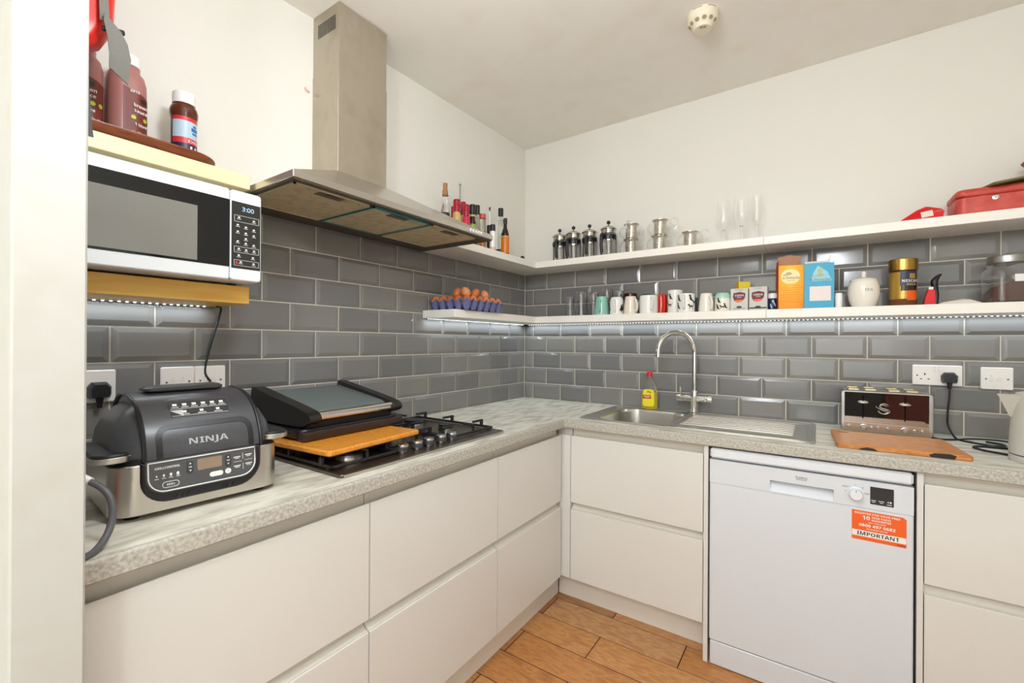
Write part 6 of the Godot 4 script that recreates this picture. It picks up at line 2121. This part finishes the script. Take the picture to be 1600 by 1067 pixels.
	for e in [[0.091, 0.145], [0.093, 0.132], [0.107, 0.121], [0.112, 0.104], [0.112, 0.021], [0.11, 0.007], [0.1, 0.0045]]:
		outer.append(ring_at(rr(e[0], e[0], 0.028, 6), e[1]))
	var sm = MB.new()
	sm.loft(outer)
	part("jar", sm, M.glass, sj)
	var sl = MB.new()
	sl.lathe([[0.0, 0.147], [0.054, 0.147], [0.055, 0.15], [0.055, 0.17], [0.052, 0.174], [0.0, 0.176]], 44)
	part("lid", sl, M.lid_alu, sj)
	var co = []
	for e in [[0.098, 0.006, 0.0], [0.109, 0.012, 0.0], [0.110, 0.032, 1.0]]:
		var r = ring_at(rr(e[0], e[0], 0.027, 6), e[1])
		for i in r.size(): r[i].y += e[2] * (0.042 + r[i].x * 0.5 + 0.012 * sin(r[i].z * 40.0))
		co.append(r)
	var cm2 = MB.new()
	cm2.loft(co)
	part("ground_coffee", cm2, M.coffee, sj, 50.0)
	var sw = MB.new()
	sw.box(Vector3(0.012, 0.088, 0.0595), Vector3(0.034, 0.026, 0.0008))
	part("label", sw, M.white, sj)

# ---------------------------------------------------------------- egg tray
func build_eggs():
	var M = mats
	var nx = 5
	var nz = 6
	var p = 0.05
	var m = MB.new()
	var st = 10
	var H = func(i, j, dy):
		var q = Vector2(fposmod(float(i) / st, 1.0) - 0.5, fposmod(float(j) / st, 1.0) - 0.5)
		var r = q.length() * p
		var y = 0.001 + 0.030 * clampf((r - 0.011) / 0.0125, 0.0, 1.0) + 0.018 * clampf((r - 0.0245) / 0.0108, 0.0, 1.0)
		return Vector3(p * i / st, dy + y, p * j / st)
	for lay in 2:
		var off = 0.0095 * lay
		for i in nx * st:
			for j in nz * st:
				m.quad(H.call(i, j, off + 0.002), H.call(i, j + 1, off + 0.002), H.call(i + 1, j + 1, off + 0.002), H.call(i + 1, j, off + 0.002))
				m.quad(H.call(i, j, off), H.call(i + 1, j, off), H.call(i + 1, j + 1, off), H.call(i, j + 1, off))
		for i in nx * st:
			for j in [0, nz * st]:
				var q = [H.call(i, j, off), H.call(i + 1, j, off), H.call(i + 1, j, off + 0.002), H.call(i, j, off + 0.002)]
				m.face(q, Vector3(nx * p / 2, 0.03, nz * p / 2))
		for j in nz * st:
			for i in [0, nx * st]:
				var q = [H.call(i, j, off), H.call(i, j + 1, off), H.call(i, j + 1, off + 0.002), H.call(i, j, off + 0.002)]
				m.face(q, Vector3(nx * p / 2, 0.03, nz * p / 2))
	var o = Vector3(0.0105, SH - 0.0012, 0.604)
	solo("egg_tray", m, M.pulp, "blue moulded pulp egg tray at the end of the lower left shelf", "egg tray", o, 0, "", 60.0)
	var e = MB.new()
	e.ball(Vector3.ZERO, Vector3(0.0215, 0.028, 0.0215), 18, 14, 0.1)
	var meshes = [e.mesh(M.egg0, 60.0), e.mesh(M.egg1, 60.0), e.mesh(M.egg2, 60.0)]
	var rng = RandomNumberGenerator.new()
	rng.seed = 3
	var egg = func(at, lie, label):
		var s = MeshInstance3D.new()
		s.name = "egg"
		s.mesh = meshes[rng.randi_range(0, 2)]
		add_child(s, true)
		s.position = at
		s.rotation = Vector3(lie + rng.randf_range(-0.15, 0.15), rng.randf_range(0, TAU), rng.randf_range(-0.15, 0.15))
		s.scale = Vector3.ONE * rng.randf_range(0.95, 1.04)
		tag(s, label, "egg", "brown eggs")
	var nth = ["first", "second", "third", "fourth", "fifth", "sixth"]
	for i in nx:
		for j in nz:
			var label = ""
			if i == nx - 1 and j == nz - 1: label = "brown egg in the corner cup of the tray nearest the room"
			elif j == nz - 1: label = "brown egg in the near end row of the tray, %s from the tiles" % nth[i]
			elif i == nx - 1: label = "brown egg in the tray row along the shelf edge, %s from the room corner" % nth[j]
			elif j == nz - 2: label = "brown egg in the second row, just behind the near end row"
			elif i == nx - 2: label = "brown egg in the second row, just behind the shelf edge row"
			if label: egg.call(o + Vector3(p * (i + 0.5), 0.0465, p * (j + 0.5)), 0.0, label)
	var where = ["nearest the camera on the shelf side", "nearest the camera on the wall side", "second along on the shelf side", "second along on the wall side", "nearest the room corner"]
	var spots = [[4.0, 5.0], [3.0, 5.1], [4.0, 3.6], [3.2, 3.9], [4.0, 2.1]]
	for k in 5:
		egg.call(o + Vector3(p * spots[k][0], 0.0875, p * spots[k][1]), 0.5, "loose brown egg on top of the others, " + where[k])

# ---------------------------------------------------------------- smoke alarm
func build_alarm():
	var M = mats
	var at = Vector3(1.238, ceil_y(1.238, 0.66), 0.66)
	var t = thing("smoke_alarm", "round cream smoke alarm on the ceiling", "smoke alarm", at, 18)
	t.scale = Vector3(1.1, 1.2, 1.1)
	var b = MB.new()
	b.lathe([[0.0, 0.002], [0.052, 0.002], [0.053, 0.0], [0.053, -0.008], [0.0515, -0.01], [0.0515, -0.022], [0.049, -0.027], [0.034, -0.041], [0.033, -0.045], [0.029, -0.05], [0.0, -0.051]], 44)
	part("body", b, M.alarm, t)
	for i in 6:
		var a = deg_to_rad(-95 + 32 * i)
		var d = Vector3(sin(a), 0, cos(a))
		var h = MB.new()
		h.t = Transform3D(Basis(Vector3(cos(a), 0, -sin(a)), Vector3(0, 0.73, 0.0) * 1.0 + d * 0.68, Vector3(0, -0.68, 0) + d * 0.73), d * 0.0422 + Vector3(0, -0.0338, 0))
		h.ball(Vector3.ZERO, Vector3(0.0078, 0.0064, 0.0012), 16, 6)
		part("sensing_hole", h, M.alarm_hole, t)
	var g = MB.new()
	for q in [[-0.007, 0.018], [0.004, 0.018], [-0.007, 0.024], [0.004, 0.024]]: g.box(Vector3(q[0] + 0.001, -0.0512, q[1] - 0.004), Vector3(0.009, 0.001, 0.0024))
	part("sounder_slots", g, M.alarm_hole, t)
	var s = MB.new()
	for a0 in [-40, 12]:
		var path = []
		for i in 9:
			var a = deg_to_rad(a0 + 32.0 * i / 8)
			path.append(Vector3(sin(a), 0, cos(a)) * 0.0535 + Vector3(0, -0.0045, 0))
		s.tube(path, 0.0011, 6)
	part("rim_slots", s, M.alarm_hole, t)
